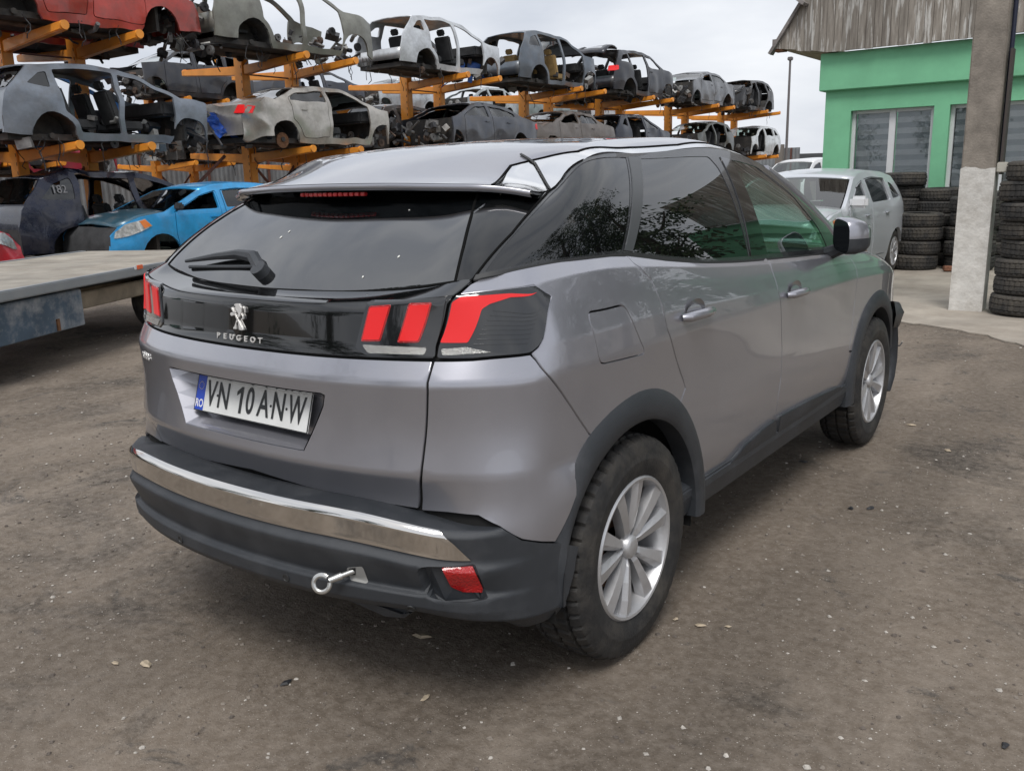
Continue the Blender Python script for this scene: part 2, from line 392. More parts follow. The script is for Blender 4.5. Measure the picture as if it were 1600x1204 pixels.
net = np.array(net, float); nn2 = []
for k in range(11):
    if k in (4, 6):
        for f in (-1, 1):
            j = k+f; d_ = net[j]-net[k]; nn2.append(net[k]+d_*(.008/np.linalg.norm(d_, axis=1))[:, None])
    else: nn2.append(net[k])
SA = Surf(full(nn2), crease_v=(4, 5, 7, 8, 9, 11), dv=.005)
U0A = SA.near((0, .09, .8))[0][0]
def sym(S, U0, half):
    """closed outline from a right-hand half that starts and ends on the centre line"""
    return list(half)+[(2*U0-u, v) for (u, v) in reversed(half[1:-1])]
def cen(S, U0, p): return (U0, S.near(p)[0][1])
GA = .0031
# tailgate (painted) with the number-plate recess
tg = [cen(SA, U0A, (0, .12, .648))]+SA.px((480, 761), (570, 781), (640, 793), (654, 795), (657, 745), (662, 700), (667, 612), (676, 563), (600, 561), (520, 557))+[cen(SA, U0A, (0, .11, 1.033))]
rec = SA.px((506, 618), (504, 634), (474, 703))
rh = [(U0A, rec[2][1])]+[(rec[2][0]-.015, rec[2][1]), rec[2], rec[1], rec[0], (rec[0][0]-.01, rec[0][1]+.004)]+[(U0A, rec[0][1]+.004)]
rh = sym(SA, U0A, rh)
V, F, n = panel_data(SA, sym(SA, U0A, tg), holes=[rh], gap=GA); tailgate = mesh('tailgate', V, F, M_PAINT, car, normals=n)
# recess walls and floor
ro = densify(rh, .05); ri = inset(densify(rh, .05), .030); ro = inset(densify(rh, .05), 0)
Po, no = SA.ev(ro); Pi, ni = SA.ev(ri); Pi = Pi-ni*.060; m_ = len(Po)
Vv = list(Po)+list(Pi); Ff = [(i, (i+1) % m_, m_+(i+1) % m_, m_+i) for i in range(m_)]+[tuple(range(m_, 2*m_))]
o = mesh('plate_recess', Vv, Ff, M_PAINT, tailgate, smooth=False)
# number plate, tilted as the recess floor
pc = Vector((0, .148, .857)); prx = Matrix.Rotation(R(90-17), 4, 'X')
pm = MB().box((0, 0, 0), (.52, .112, .004)); 
pob = pm.build('number_plate', mat('plate_white', (.72, .73, .72), .35, var=.06, vscale=12), car, bevel=.0015)
PMX = Matrix.Translation(pc) @ prx
pob.matrix_local = PMX
M_INK = mat('plate_ink', (.02, .022, .024), .4); M_BLUE = mat('plate_blue', (.02, .07, .50), .4); M_WHT = mat('print_white', (.8, .8, .8), .5); M_YEL = mat('print_yellow', (.75, .62, .12), .5)
fr = MB()
for (cx, cy, dx, dy) in ((0, .0545, .518, .003), (0, -.0545, .518, .003), (-.258, 0, .003, .106), (.258, 0, .003, .106)): fr.box((cx, cy, .0024), (dx, dy, .0012))
fr.build('plate_border', M_INK, pob)
MB().box((-.2365, 0, .0023), (.040, .105, .0012)).build('blue_band', M_BLUE, pob)
def plate_text(s, x, y, size, sx, m, bold=0., name='lettering', z=.0032, parent=None):
    me = text_mesh(s, size, .0003, sx, bold); o = link(name, me, m, parent or pob); o.location = (x, y, z); return o
for s, x in (('V', -.183), ('N', -.124), ('0', .000), ('A', .062), ('N', .127), ('W', .204)):
    plate_text(s, x, -.001, .110, (.68 if s != 'W' else .60), M_INK, .0014)
MB().prism([(-.046, -.039), (-.035, -.039), (-.035, .039), (-.043, .039), (-.062, .024), (-.062, .012), (-.046, .022)], 'z', .0026, .0036).build('lettering', M_INK, pob)
for x in (-.153, .094, .162): MB().lathe([(0, .0001), (.0012, .0001), (.0012, .004), (0, .004)], 10, 'z', (x, 0, .0025)).build('bolt', M_INK, pob)
plate_text('RO', -.2365, -.033, .034, .8, M_WHT, .0006)
for k in range(12): MB().lathe([(0, .0001), (.0006, .0001), (.0006, .0014), (0, .0014)], 5, 'z', (-.2365+.0115*math.cos(k*R(30)), .022+.0115*math.sin(k*R(30)), .003)).build('star', M_YEL, pob)
# gloss black lamp band and ledge
bb = [cen(SA, U0A, (0, .11, 1.037))]+SA.px((520, 555), (600, 559), (677, 560), (681, 539), (699, 475), (708, 463), (590, 472), (500, 475))+[cen(SA, U0A, (0, .143, 1.160))]
V, F, n = panel_data(SA, sym(SA, U0A, bb), gap=.001, off=.002, fl=.004); band = mesh('lamp_band', V, F, M_GLOSSBLK, car, normals=n)
lg = [cen(SA, U0A, (0, .143, 1.1605))]+SA.px((500, 474), (590, 471), (708, 462))+SA.near((.672, .37, 1.222), (.655, .353, 1.220), (.60, .332, 1.209), (.52, .305, 1.200), (.35, .268, 1.185), (.16, .245, 1.179))+[cen(SA, U0A, (0, .24, 1.178))]
V, F, n = panel_data(SA, sym(SA, U0A, lg), gap=.001, off=.002, fl=.004); mesh('window_ledge', V, F, M_GLOSSBLK, car, normals=n)
# tailgate lamps
for name, pts, m, off in (('lamp_housing', [(557, 543), (572, 482), (583, 472), (698, 466), (695, 476), (681, 541), (680, 558), (572, 554)], M_LAMPDK, .006),
                          ('lamp_bar', [(566, 533), (579, 478), (613, 476), (596, 533)], M_RED, .009), ('lamp_bar', [(622, 535), (640, 474), (676, 472), (656, 535)], M_RED, .009),
                          ('reversing_lens', [(568, 538), (668, 543), (664, 554), (577, 551)], M_LENS, .008)):
    q_ = rounded(SA.px(*pts), .006, 3)
    if name == 'lamp_bar': panel('lamp_bar_frame', SA, q_, M_REDD, car, 'copy', h=.02, off=off-.001, fl=.004); q_ = [tuple(p) for p in inset(q_, .004)]
    panel(name, SA, q_, m, car, 'copy', h=.02, off=off+(.0008 if name == 'lamp_bar' else 0), fl=.006)
# corner lamps
lampc = rounded(SA.px((683, 560), (686, 541), (703, 474), (716, 462), (835, 447), (860, 463), (857, 476), (827, 551), (739, 560)), .008, 3)
for name, pts, m, off in (('corner_lamp', None, M_LAMPDK, .006),
                          ('lamp_claw', [(689, 535), (707, 472), (719, 465), (795, 459), (836, 458), (795, 465), (764, 475), (752, 483), (731, 535)], M_RED, .010),
                          ('reversing_lens', [(690, 545), (728, 542), (768, 550), (692, 555)], M_LENS, .008)):
    uv = lampc if pts is None else rounded(SA.px(*pts), .004, 3)
    panel(name, SA, uv, m, car, 'copy', h=.02, off=off, fl=.006, gap=.001 if pts is None else 0)
for k in range(8):                       # ribs moulded into the dark lens
    y0 = 484+k*7.6; x1 = 847-(y0-474)*.38; x0 = 770-(y0-484)*.55
    panel('lens_rib', SA, SA.px((x0, y0), (x1, y0-2.5), (x1-.6, y0-.6), (x0-.6, y0+2)), M_LAMPDK, car, 'copy', h=.03, off=.008, fl=.003)
# arches as outlines on the side surface
def arc(cy, r, a0, a1, n=16, x=.9, cz=.352): return [(x, cy+r*math.cos(R(a0+(a1-a0)*i/n)), cz+r*math.sin(R(a0+(a1-a0)*i/n))) for i in range(n+1)]
RWY, FWY = .857, 3.532; AR = .445
seam_q = [(838, 562), (860, 590), (893, 636), (928, 688)]
# painted rear corner (upper bumper skin)
V0 = SA.px((661, 798), (700, 801), (747, 806), (780, 823), (815, 843), (845, 847), (868, 847))
a1 = SA.near(*arc(RWY, AR, 148, 129, 4))
bc = SA.px((678, 563), (668, 612), (663, 700), (658, 745), (658, 796))+V0+a1+SA.px(*reversed(seam_q))+SA.px((829, 553), (739, 562))
panel('rear_corner_skin', SA, bc, M_PAINT, car, 'copy', gap=GA)
# quarter panel with the fuel flap let into it
flap = rounded(SA.px((917, 488), (975, 476), (1008, 552), (938, 569)), .022, 4)
dseam = [(979, 399), (990, 411), (1018, 438), (1033, 474), (1043, 515), (1055, 555), (1067, 592), (1071, 606)]
belt_q = [(975, 400), (930, 402), (860, 411), (800, 423), (755, 433), (735, 444)]
a2 = SA.near(*arc(RWY, AR, 128, 55, 12)); dsl = SA.px(*dseam)
lampout = SA.px((720, 460), (835, 445), (862, 462), (858, 477), (829, 552))
qp = SA.px(*reversed(belt_q))[0:0]+SA.px(*belt_q)+SA.px((717, 460))+lampout+SA.px(*seam_q)+a2+list(reversed(dsl))
quarter = panel('quarter_panel', SA, qp, M_PAINT, car, None, holes=[flap], gap=GA)
panel('fuel_flap', SA, flap, M_PAINT, car, None, gap=.0016)
V, F, n = mir(*panel_data(SA, qp, gap=GA)); mesh('quarter_panel', V, F, M_PAINT, car, normals=n)
# doors
fseam = [(1196, 403), (1207, 425), (1216, 455), (1221, 500), (1222, 545), (1220, 590), (1215, 625), (1211, 655), (1206, 685)]
belt_r = [(1192, 407), (1150, 410), (1100, 411), (1040, 407), (985, 400)]
fsl = SA.px(*fseam); a3 = SA.near(*arc(RWY, AR, 55, 12, 8))
rbot = SA.near((.88, 1.30, .42), (.88, 2.06, .42))
rd = dsl+a3+rbot+list(reversed(fsl))+SA.px(*belt_r)
rdoor = panel('rear_door', SA, rd, M_PAINT, car, 'copy', gap=GA)
fen = SA.near((.80, 3.10, 1.085), (.86, 3.13, 1.0), (.88, 3.12, .85), (.88, 3.08, .70), (.88, 3.05, .60))
a4 = SA.near(*arc(FWY, AR, 150, 172, 5)); belt_f = [(1309, 396), (1270, 399), (1230, 403), (1198, 406)]
fd = fsl+SA.near((.88, 2.08, .42), (.88, 3.06, .42))+list(reversed(a4))+list(reversed(fen))+SA.px(*belt_f)
fdoor = panel('front_door', SA, fd, M_PAINT, car, 'copy', gap=GA)
ff = fen+SA.near(*arc(FWY, AR, 148, 22, 16))+SA.near((.86, 4.02, .55), (.86, 4.10, .66), (.82, 4.11, .80), (.68, 4.11, .94), (.75, 3.85, 1.005), (.78, 3.53, 1.05), (.79, 3.3, 1.075))
panel('front_wing', SA, ff, M_PAINT, car, 'copy', gap=GA)
# dark inner shell behind the shut lines (with the wheel arches open)
sh = sym(SA, U0A, [cen(SA, U0A, (0, .1, .60))]+SA.near((.7, .24, .58), (.86, .42, .52))+SA.near(*arc(RWY, .43, 150, 10, 14))+SA.near((.88, 1.4, .34), (.88, 2.9, .34))+SA.near(*arc(FWY, .43, 172, 20, 14))+SA.near((.84, 4.08, .70), (.66, 4.10, .93), (.79, 3.1, 1.085), (.79, 2.1, 1.138), (.79, 1.15, 1.22), (.78, .7, 1.25), (.71, .42, 1.235), (.58, .325, 1.20))+[cen(SA, U0A, (0, .24, 1.175))])
V, F, n = panel_data(SA, sh, h=.06, off=-.013, fl=.001, holes=[rh]); mesh('inner_shell', V, F, M_DARK, car, normals=n)

# ---- greenhouse
Bk = [(0, .24, 1.178), (.3, .262, 1.182), (.5, .30, 1.198), (.635, .342, 1.217), (.70, .40, 1.237), (.735, .49, 1.25), (.768, .62, 1.262), (.793, .93, 1.255), (.80, 1.3, 1.212), (.80, 1.6, 1.182), (.80, 1.95, 1.153), (.80, 2.3, 1.133), (.80, 2.7, 1.112), (.79, 3.16, 1.088)]
Rk = [(0, .60, 1.435), (.27, .61, 1.435), (.45, .635, 1.435), (.555, .675, 1.435), (.628, .788, 1.437), (.636, .87, 1.482), (.640, .961, 1.521), (.636, 1.26, 1.544), (.629, 1.63, 1.561), (.622, 1.924, 1.571), (.622, 2.247, 1.544), (.628, 2.53, 1.485), (.665, 2.861, 1.358), (.72, 3.095, 1.212)]
net = []
for t in (-.06, 0, .25, .5, .75, 1, 1.04):
    bow = .026*4*t*(1-t); row = []
    for i, (b, r) in enumerate(zip(Bk, Rk)):
        b, r = np.array(b), np.array(r); p = b+(r-b)*t
        nn = np.array([0, -1, .8]) if i < 3 else (np.array([.5, -.8, .6]) if i < 5 else np.array([1., 0, .4])); p = p+nn/np.linalg.norm(nn)*bow*(.7 if i < 3 else 1); row.append(p)
    net.append(row)
SG = Surf(full(net)); U0G = SG.near((0, .4, 1.3))[0][0]
gl = [cen(SG, U0G, (0, .24, 1.179))]+SG.px((480, 455), (560, 455), (650, 447), (711, 440), (725, 385), (738, 335))+SG.near((.553, .675, 1.434), (.45, .635, 1.434), (.27, .61, 1.434))+[cen(SG, U0G, (0, .60, 1.435))]
V, F, n = panel_data(SG, sym(SG, U0G, gl), gap=.0015, off=.003); mesh('rear_window', V, F, M_GLASSR, car, normals=n)
fin = SG.px((713, 440), (727, 385), (740, 335))+SG.near((.557, .675, 1.434), (.60, .73, 1.435))+SG.px((857, 301), (800, 366), (735, 441), (727, 445))
panel('pillar_fin', SG, fin, M_GLOSSBLK, car, 'copy', gap=.0015, off=.003)
qg = rounded(SG.px((757, 426), (862, 302), (908, 256), (978, 246), (972, 391), (905, 400)), [.01, .03, .04, .004, .004, .01], 4)
rg = rounded(SG.px((1001, 248), (1107, 245), (1122, 262), (1170, 400), (1100, 404), (988, 394)), [.006, .02, .02, .006, .02, .006], 4)
fg = rounded(SG.px((1142, 250), (1183, 262), (1235, 302), (1276, 352), (1293, 389), (1199, 397)), [.008, .03, .06, .05, .01, .008], 4)
dlo = SG.px((741, 436), (800, 366), (858, 301), (882, 273), (908, 250), (985, 240), (1060, 234), (1110, 232), (1160, 243), (1200, 265), (1250, 307), (1290, 352), (1312, 393), (1250, 401), (1192, 406), (1100, 411), (1040, 406), (976, 399), (905, 405), (840, 416))
panel('window_frame', SG, dlo, mat('frame_black', (.02, .021, .023), .25, 0, .6), car, 'copy', holes=[qg, rg, fg], off=.001, h=.03)
for nm, pg, mm in (('quarter_window', qg, M_GLASSD), ('rear_door_window', rg, M_GLASSD), ('front_door_window', fg, M_GLASSG)): panel(nm, SG, pg, mm, car, 'copy', off=-.001, fl=.003)
sb_ = [cen(SG, U0G, (0, .24, 1.178))]+SG.near((.16, .248, 1.18), (.3, .262, 1.183), (.42, .282, 1.191), (.52, .305, 1.200), (.60, .33, 1.211), (.637, .343, 1.218))
sbl = [(u, v-.006) for u, v in sb_]; ss_ = sb_+[(2*U0G-u, v) for u, v in sb_[:0:-1]][::1]
V, F, n = panel_data(SG, [(2*U0G-u, v) for u, v in sb_[:0:-1]]+sb_+sbl[::-1]+[(2*U0G-u, v) for u, v in sbl[1:]], off=.005, fl=.004, h=.04); mesh('glass_seal', V, F, mat('seal_black', (.004, .004, .004), .8, spec=.1), car, normals=n)
for ln in ([(712, 440), (725, 385), (738, 335), (749, 300)], [(729, 445), (740, 436), (800, 365), (858, 300), (884, 272), (910, 251)]):
    uv_ = SG.px(*ln); panel('window_seal', SG, [(u-.0035, v+.0015) for u, v in uv_]+[(u+.0035, v-.0015) for u, v in reversed(uv_)], mat('seal_black', (.004, .004, .004), .8, spec=.1), car, 'copy', off=.0055, fl=.004)
# rubber strip along the belt
bs = SG.px((744, 432), (800, 421), (860, 410), (930, 400), (975, 396), (1040, 402), (1100, 408), (1150, 407), (1192, 404), (1250, 399), (1308, 392))
bl = [(u, v-.018) for u, v in bs]
panel('belt_strip', SG, bs+bl[::-1], M_RUBBER, car, 'copy', off=.008, fl=.014)
pq = SG.px((981, 246), (999, 247), (987, 393), (975, 391)); panel('pillar_trim', SG, pq, mat('pillar_satin', (.075, .08, .085), .35), car, 'copy', off=.004, fl=.004)
pb = SG.px((1124, 246), (1140, 250), (1197, 398), (1172, 400)); panel('pillar_trim', SG, pb, M_GLOSSBLK, car, 'copy', off=.005, fl=.004)

# ---- roof, spoiler and the brushed arch
DR = [(.50, 1.470, .655, .655, 1.440, .014), (.60, 1.505, .788, .630, 1.437, .026), (.80, 1.562, .961, .640, 1.521, .022), (1.10, 1.602, 1.26, .636, 1.544, .03), (1.5, 1.622, 1.63, .629, 1.561, .034), (1.85, 1.627, 1.924, .622, 1.571, .034), (2.2, 1.617, 2.247, .622, 1.544, .034), (2.45, 1.592, 2.53, .628, 1.485, .034), (2.66, 1.553, 2.80, .655, 1.385, .03)]
net = []
for (yc, zc, ye, xe, ze, rs) in DR:
    row = []
    for f in (0, .25, .5, .7, .84): row.append((xe*f, yc+(ye-yc)*f**2.2*.85, zc-(zc-ze-rs)*f**2.2*1.12))
    row.append((xe*.935, yc+(ye-yc)*.86, ze+rs*.62)); row.append((xe, ye, ze)); net.append(row)
SD = Surf(np.swapaxes(full(net), 0, 1), du=.015, dv=.01, flip=True)   # u runs along the car, v across it
V0D = SD.near((0, 1.5, 1.62))[0][1]
def symv(half): return list(half)+[(u, 2*V0D-v) for (u, v) in reversed(half[1:-1])]
UQ0, VE, VA = SD.uq[0], SD.vq[-1], SD.V[10]
up_e = [(UQ0, VA+.02)]+SD.px((800, 259), (850, 247), (905, 237), (985, 231), (1060, 227), (1110, 225), (1160, 236), (1200, 256))+[(SD.uq[-1]-.01, VE-.035)]
lo_e = [(UQ0, VE-.001), (SD.U[1], VE-.001), (SD.U[2], VE-.001), (SD.U[4], VE-.001), (SD.U[6], VE-.001), (SD.uq[-1]-.01, VE-.001)]
rl = [(UQ0, V0D), (UQ0, SD.V[8])]+up_e+[(SD.uq[-1], V0D)]
V, F, n = panel_data(SD, symv(rl), off=-.014, fl=.002, h=.05); mesh('roof_liner', V, F, M_DARK, car, normals=n)
V, F, n = panel_data(SD, symv(rl), gap=.0028, fl=.012); roof = mesh('roof', V, F, M_PAINT, car, normals=n)
panel('roof_arch', SD, up_e+lo_e[::-1], M_BRUSH, car, 'copy', off=.0, gap=.0022, fl=.010)
panel('arch_seam', SD, up_e[:-1]+[(u, v-.007) for u, v in up_e[:-1]][::-1], mat('seal_black', (.004, .004, .004), .8, spec=.1), car, 'copy', off=.0025, fl=.006)
j1 = SD.px((812, 243), (835, 258), (858, 297)); panel('arch_joint', SD, [j1[0], j1[1], j1[2], (j1[2][0]+.008, j1[2][1]), (j1[1][0]+.008, j1[1][1]), (j1[0][0]+.008, j1[0][1])], M_RUBBER, car, 'copy', off=.005, fl=.003)
# spoiler underside with the high brake lamp
TE = SD.G[:, 0, :]; Vv = []; Ff = []; V2 = []; F2 = []
for p in TE:
    a_ = abs(p[0]); gy = np.interp(a_, [0, .16, .28, .43, .53, .61, .66], [.59, .592, .60, .625, .665, .74, .80]); gz = 1.428; gx_ = p[0]*(1-.07*min(1, a_/.6))
    Vv += [p+np.array([0, .001, -.001]), p+np.array([0, -.003, -.003]), p+np.array([0, -.002, -.014]), p+np.array([0, .004, -.020])]
    V2 += [p+np.array([0, .004, -.020]), p+np.array([0, .035, -.026]), np.array([gx_, gy, gz])]
for i in range(len(TE)-1):
    for k in range(3): Ff.append((i*4+k, i*4+k+1, (i+1)*4+k+1, (i+1)*4+k))
    for k in range(2): F2.append((i*3+k, i*3+k+1, (i+1)*3+k+1, (i+1)*3+k))
mesh('spoiler_lip', Vv, Ff, M_PAINT, car, smooth=True); mesh('spoiler_underside', V2, F2, M_GLOSSBLK, car, smooth=True)
bl_ = MB()
for k in range(13): bl_.box((-.135+k*.0225, .515+.10*abs(-.135+k*.0225)**2*4, 1.438), (.019, .014, .011))
bl_.build('high_brake_lamp', M_REDD, car, bevel=.002)

# ---- windscreen, bonnet, front
ws = []
for t in np.linspace(0, 1, 7):
    row = []
    for s in np.linspace(-1, 1, 13):
        x0 = .615*s; x1 = .70*s; row.append((x0+(x1-x0)*t, 2.655+.02*abs(s)**2.2+.70*t, 1.548-.13*abs(s)**2.2*(1-t)**1.5-.48*t+.03*math.sin(math.pi*t)))
    ws.append(row)
ws = np.array(ws); nn_ = ws.shape[1]
mesh('windscreen', ws.reshape(-1, 3), [(j*nn_+i, (j+1)*nn_+i, (j+1)*nn_+i+1, j*nn_+i+1) for j in range(6) for i in range(nn_-1)], M_GLASSG, car, smooth=True)
for s in (-1, 1):
    a = MB().tube([(s*.607, 2.55, 1.485), (s*.632, 2.75, 1.41), (s*.662, 2.92, 1.325), (s*.70, 3.10, 1.215), (s*.745, 3.28, 1.09)], [.022, .028, .030, .034, .036], 10).build('windscreen_pillar', M_PAINT, car, smooth=True)
rows = []
for j, y in enumerate(np.linspace(3.30, 4.16, 10)):
    t = j/9; row = []
    for s in np.linspace(-1, 1, 15):
        xe = .765-.10*t*t; row.append((xe*s, y-.05*s*s*t, 1.085-.115*t**1.5+.035*(1-s*s)+.055*t*math.exp(-((t-.55)/.25)**2)+.012*math.sin(9*s+5*t)*t))
    rows.append(row)
rows = np.array(rows); nn_ = 15
mesh('bonnet', rows.reshape(-1, 3), [(j*nn_+i, j*nn_+i+1, (j+1)*nn_+i+1, (j+1)*nn_+i) for j in range(9) for i in range(14)], M_PAINT, car, smooth=True)
fb = MB().box((0, 4.02, .55), (1.15, .10, .10)).box((0, 3.95, .62), (1.0, .05, .42)).box((0, 4.06, .86), (1.3, .08, .06)).tube([(-.6, 3.4, .5), (-.6, 4.05, .5)], .05).tube([(.6, 3.4, .5), (.6, 4.05, .5)], .05)
fb.build('crash_bar', mat('bare_metal_dark', (.09, .09, .09), .6, .5, var=.4, vscale=12), car)
MB().box((0, 3.60, .78), (1.2, .55, .35)).box((.2, 3.7, .98), (.5, .3, .06)).build('engine', mat('engine_dark', (.03, .03, .03), .6, var=.5, vscale=20), car, bevel=.02)

# ---- rear bumper
PB = [(0, .015), (.3, .032), (.5, .07), (.65, .125), (.75, .185), (.82, .262), (.866, .36), (.890, .47), (.895, .56)]
pbx = np.array(PB); tgn = np.gradient(pbx, axis=0); tgn /= np.linalg.norm(tgn, axis=1)[:, None]; inn = np.stack([-tgn[:, 1], tgn[:, 0]], 1)
inn[0] = (0, 1)
RB = [(.640, .125), (.645, .014), (.632, .0), (.565, .007), (.556, .004), (.543, -.010), (.529, -.008), (.450, .018), (.439, .000), (.402, .002), (.384, .014), (.360, .10), (.33, .33)]
net = []
for z, d in RB:
    row = []
    for i, (x, y) in enumerate(PB):
        dz = -.045*min(1, max(0, (x-.45)/.32))**1.2*(1 if z > .50 else max(0, (z-.40)/.10)) if i < 7 else -.055*(1 if z > .5 else 0)
        dd = d if d < .1 else d*(1 if i < 6 else .55)
        if i >= 6: dd = .004 if d < .1 else dd*.6+.004
        elif i == 5 and d < .1: dd = d*.4+.002
        if z < .45: dz -= .075*max(0, min(1, (x-.62)/.25))*(.45-z)/.1 if z > .35 else .075*max(0, min(1, (x-.62)/.25))
        q = np.array([x, y])+inn[i]*dd; row.append((max(0, q[0]), q[1], z+dz))
    net.append(row)
SB = Surf(full(net), crease_v=tuple(range(1, 12)), dv=.006, flip=True); U0B = SB.near((0, .02, .5))[0][0]
bump_arch = SB.near((.892, .452, .62), (.89, .44, .54), (.888, .43, .46), (.885, .425, .42), (.86, .40, .37))
hb = [(U0B, SB.vq[0])]+SB.near((.5, .20, .64))+[(SB.near((.66, .13, .64))[0][0], SB.vq[0])]+SB.px((735, 803), (762, 812), (790, 829), (815, 844), (845, 848), (880, 848))+SB.near((.8945, .52, .48), (.893, .50, .42), (.89, .455, .33))+[(SB.near((.885, .45, .31))[0][0], SB.vq[-1]-.02), (U0B, SB.vq[-1]-.02)]
fogp = rounded(SB.px((648, 884), (742, 880), (764, 935), (722, 941), (662, 931)), [.03, .008, .01, .02, .03], 4)
foguv = rounded(SB.px((690, 885), (738, 882), (757, 926), (722, 926), (704, 918)), .004, 2)
V, F, n = panel_data(SB, sym(SB, U0B, hb), h=.028, fl=.004, holes=[fogp, [(2*U0B-u, v) for u, v in reversed(fogp)]]); bumper = mesh('rear_bumper', V, F, M_PLAST, car, normals=n)
# fog pockets, reflectors
for s in (1, -1):
    oo = inset(densify(fogp, .03), 0); ii = inset(densify(fogp, .03), .014); Po, no = SB.ev(oo); Pi, ni = SB.ev(ii); Pi = Pi-ni*.022; m_ = len(oo)
    Vv = np.vstack([Po, Pi])*np.array([s, 1, 1]); Ff = [(i, (i+1) % m_, m_+(i+1) % m_, m_+i) for i in range(m_)]+[tuple(range(m_, 2*m_))]
    mesh('fog_pocket', Vv, Ff, M_PLAST, bumper, smooth=False)
panel('rear_reflector', SB, foguv, M_REDD, car, 'copy', h=.02, off=-.004, fl=.014)
# chrome strip
uo = lambda x, y, z: SB.near((x, y, z))[0][0]
ct = [(U0B, SB.V[1]+.001), (uo(.5, .07, .64), SB.V[1]+.001), (uo(.705, .155, .62), SB.V[1]+.004), (uo(.735, .175, .60), SB.V[2]+.016), (uo(.768, .20, .56), SB.V[3]-.006), (uo(.70, .15, .54), SB.V[3]-.003), (uo(.5, .07, .56), SB.V[3]-.002), (U0B, SB.V[3]-.002)]
V, F, n = panel_data(SB, sym(SB, U0B, ct), h=.025, off=.004, fl=.006); mesh('chrome_strip', V, F, M_CHROME, car, normals=n)
# sensors and tow hook
for (x, y) in ((447, 902), (642, 950)):
    uv = SB.px((x, y)); P, n_ = SB.ev(uv)
    for s in (1, -1):
        q = Vector(n_[0]*np.array([s, 1, 1])); p = Vector(P[0]*np.array([s, 1, 1]))
        o = MB().lathe([(-.002, .013), (.0025, .013), (.003, .009), (.001, .008), (.001, .0001)], 14, 'z').build('parking_sensor', M_RUBBER, car, smooth=True)
        o.matrix_local = Matrix.Translation(p) @ q.to_track_quat('Z', 'Y').to_matrix().to_4x4()
hk = SB.px((541, 886), (567, 884), (574, 912), (546, 906)); panel('hook_cover_hole', SB, rounded(hk, .008, 3), mat('hook_plate', (.30, .30, .29), .6), car, None, off=.001, fl=.004, h=.02)
hk = SB.px((546, 887), (556, 886), (556, 897), (546, 897)); panel('hook_socket', SB, hk, M_DARK, car, None, off=.002, fl=.003, h=.02)
P, n_ = SB.ev(SB.px((551, 892))); p0 = Vector(P[0]); dirh = Vector((-.45, -.85, -.18)).normalized()
tip = p0+dirh*.066
th_ = MB().tube([p0-dirh*.05, p0+dirh*.03, p0+dirh*.031, tip], [.0075, .0075, .0105, .0085], 10)
dirh2 = Vector((-.75, -.55, -.36)).normalized(); ctr = tip+dirh2*.020; e2 = dirh2.cross(Vector((.5, -.75, .3))).normalized()
th_.tube([ctr+(dirh2*math.cos(t)+e2*math.sin(t))*.022 for t in np.linspace(math.pi*.86, -math.pi*.92, 22)], .0065, 8)
th_.build('tow_hook', mat('zinc', (.62, .62, .60), .28, .9), car, smooth=True)
# under-body
MB().box((0, 2.1, .33), (1.45, 3.2, .12)).box((0, .75, .45), (1.20, .7, .22)).build('floor_pan', M_DARK, car)
MB().tube([(-.35, .42, .30), (.30, .42, .30)], .085, 12).tube([(.25, .5, .33), (.1, 1.2, .26), (.1, 3.2, .26)], .03).tube([(-.62, .86, .33), (.62, .86, .33)], .035).build('exhaust', mat('exhaust_steel', (.10, .095, .09), .6, .5), car, smooth=True)
vl = [(-.60, .36), (-.57, .335), (-.50, .318), (-.2, .335), (.20, .335), (.50, .318), (.57, .335), (.60, .36)]
MB().prism(vl, 'y', .14, .40).build('bumper_valance', M_PLAST, car, bevel=.01)

# ---- arch and sill cladding
def clad(cy, a0, a1, n=40, ro=.498, ri=.405, xo=.896, name='arch_cladding', xb=.0, widen=None):
    prof = [(ro, -.030), (ro, .004), (ro-.012, .012), ((ro+ri)/2+.01, .020), (ri+.012, .022), (ri, .014), (ri-.002, -.05)]
    V = []; F = []
    for i in range(n+1):
        a = R(a0+(a1-a0)*i/n); 
        for (r, dx) in prof:
            if widen: r = r*widen(math.degrees(a))[0] if r > (ro+ri)/2 else r*widen(math.degrees(a))[1]
            y = cy+r*math.cos(a); z = .352+r*math.sin(a); bx = float(np.interp(y, [.3, .45, .62, .857, 3.53, 3.85, 4.12, 4.3], [.868, .880, .888, .896, .892, .878, .835, .80]))
            V.append((bx-.012+dx+xb, y, max(z, .24)))
    m = len(prof)
    for i in range(n):
        for k in range(m-1): F.append((i*m+k, i*m+k+1, (i+1)*m+k+1, (i+1)*m+k))
    F.append(tuple(range(m))); F.append(tuple(n*m+k for k in range(m-1, -1, -1)))
    for s in (1, -1):
        vv = [(x*s, y, z) for x, y, z in V]; me = bpy.data.meshes.new(name); me.from_pydata(vv, [], F)
        b = bmesh.new(); b.from_mesh(me); bmesh.ops.recalc_face_normals(b, faces=b.faces); b.to_mesh(me); b.free()
        me.polygons.foreach_set('use_smooth', [True]*len(me.polygons)); me.set_sharp_from_angle(angle=R(50)); link(name, me, M_PLAST, car)
clad(RWY, -4, 183, widen=lambda a: (1-.135*max(0, min(1, (a-125)/60)), 1-.0*a))
clad(FWY, 16, 184)
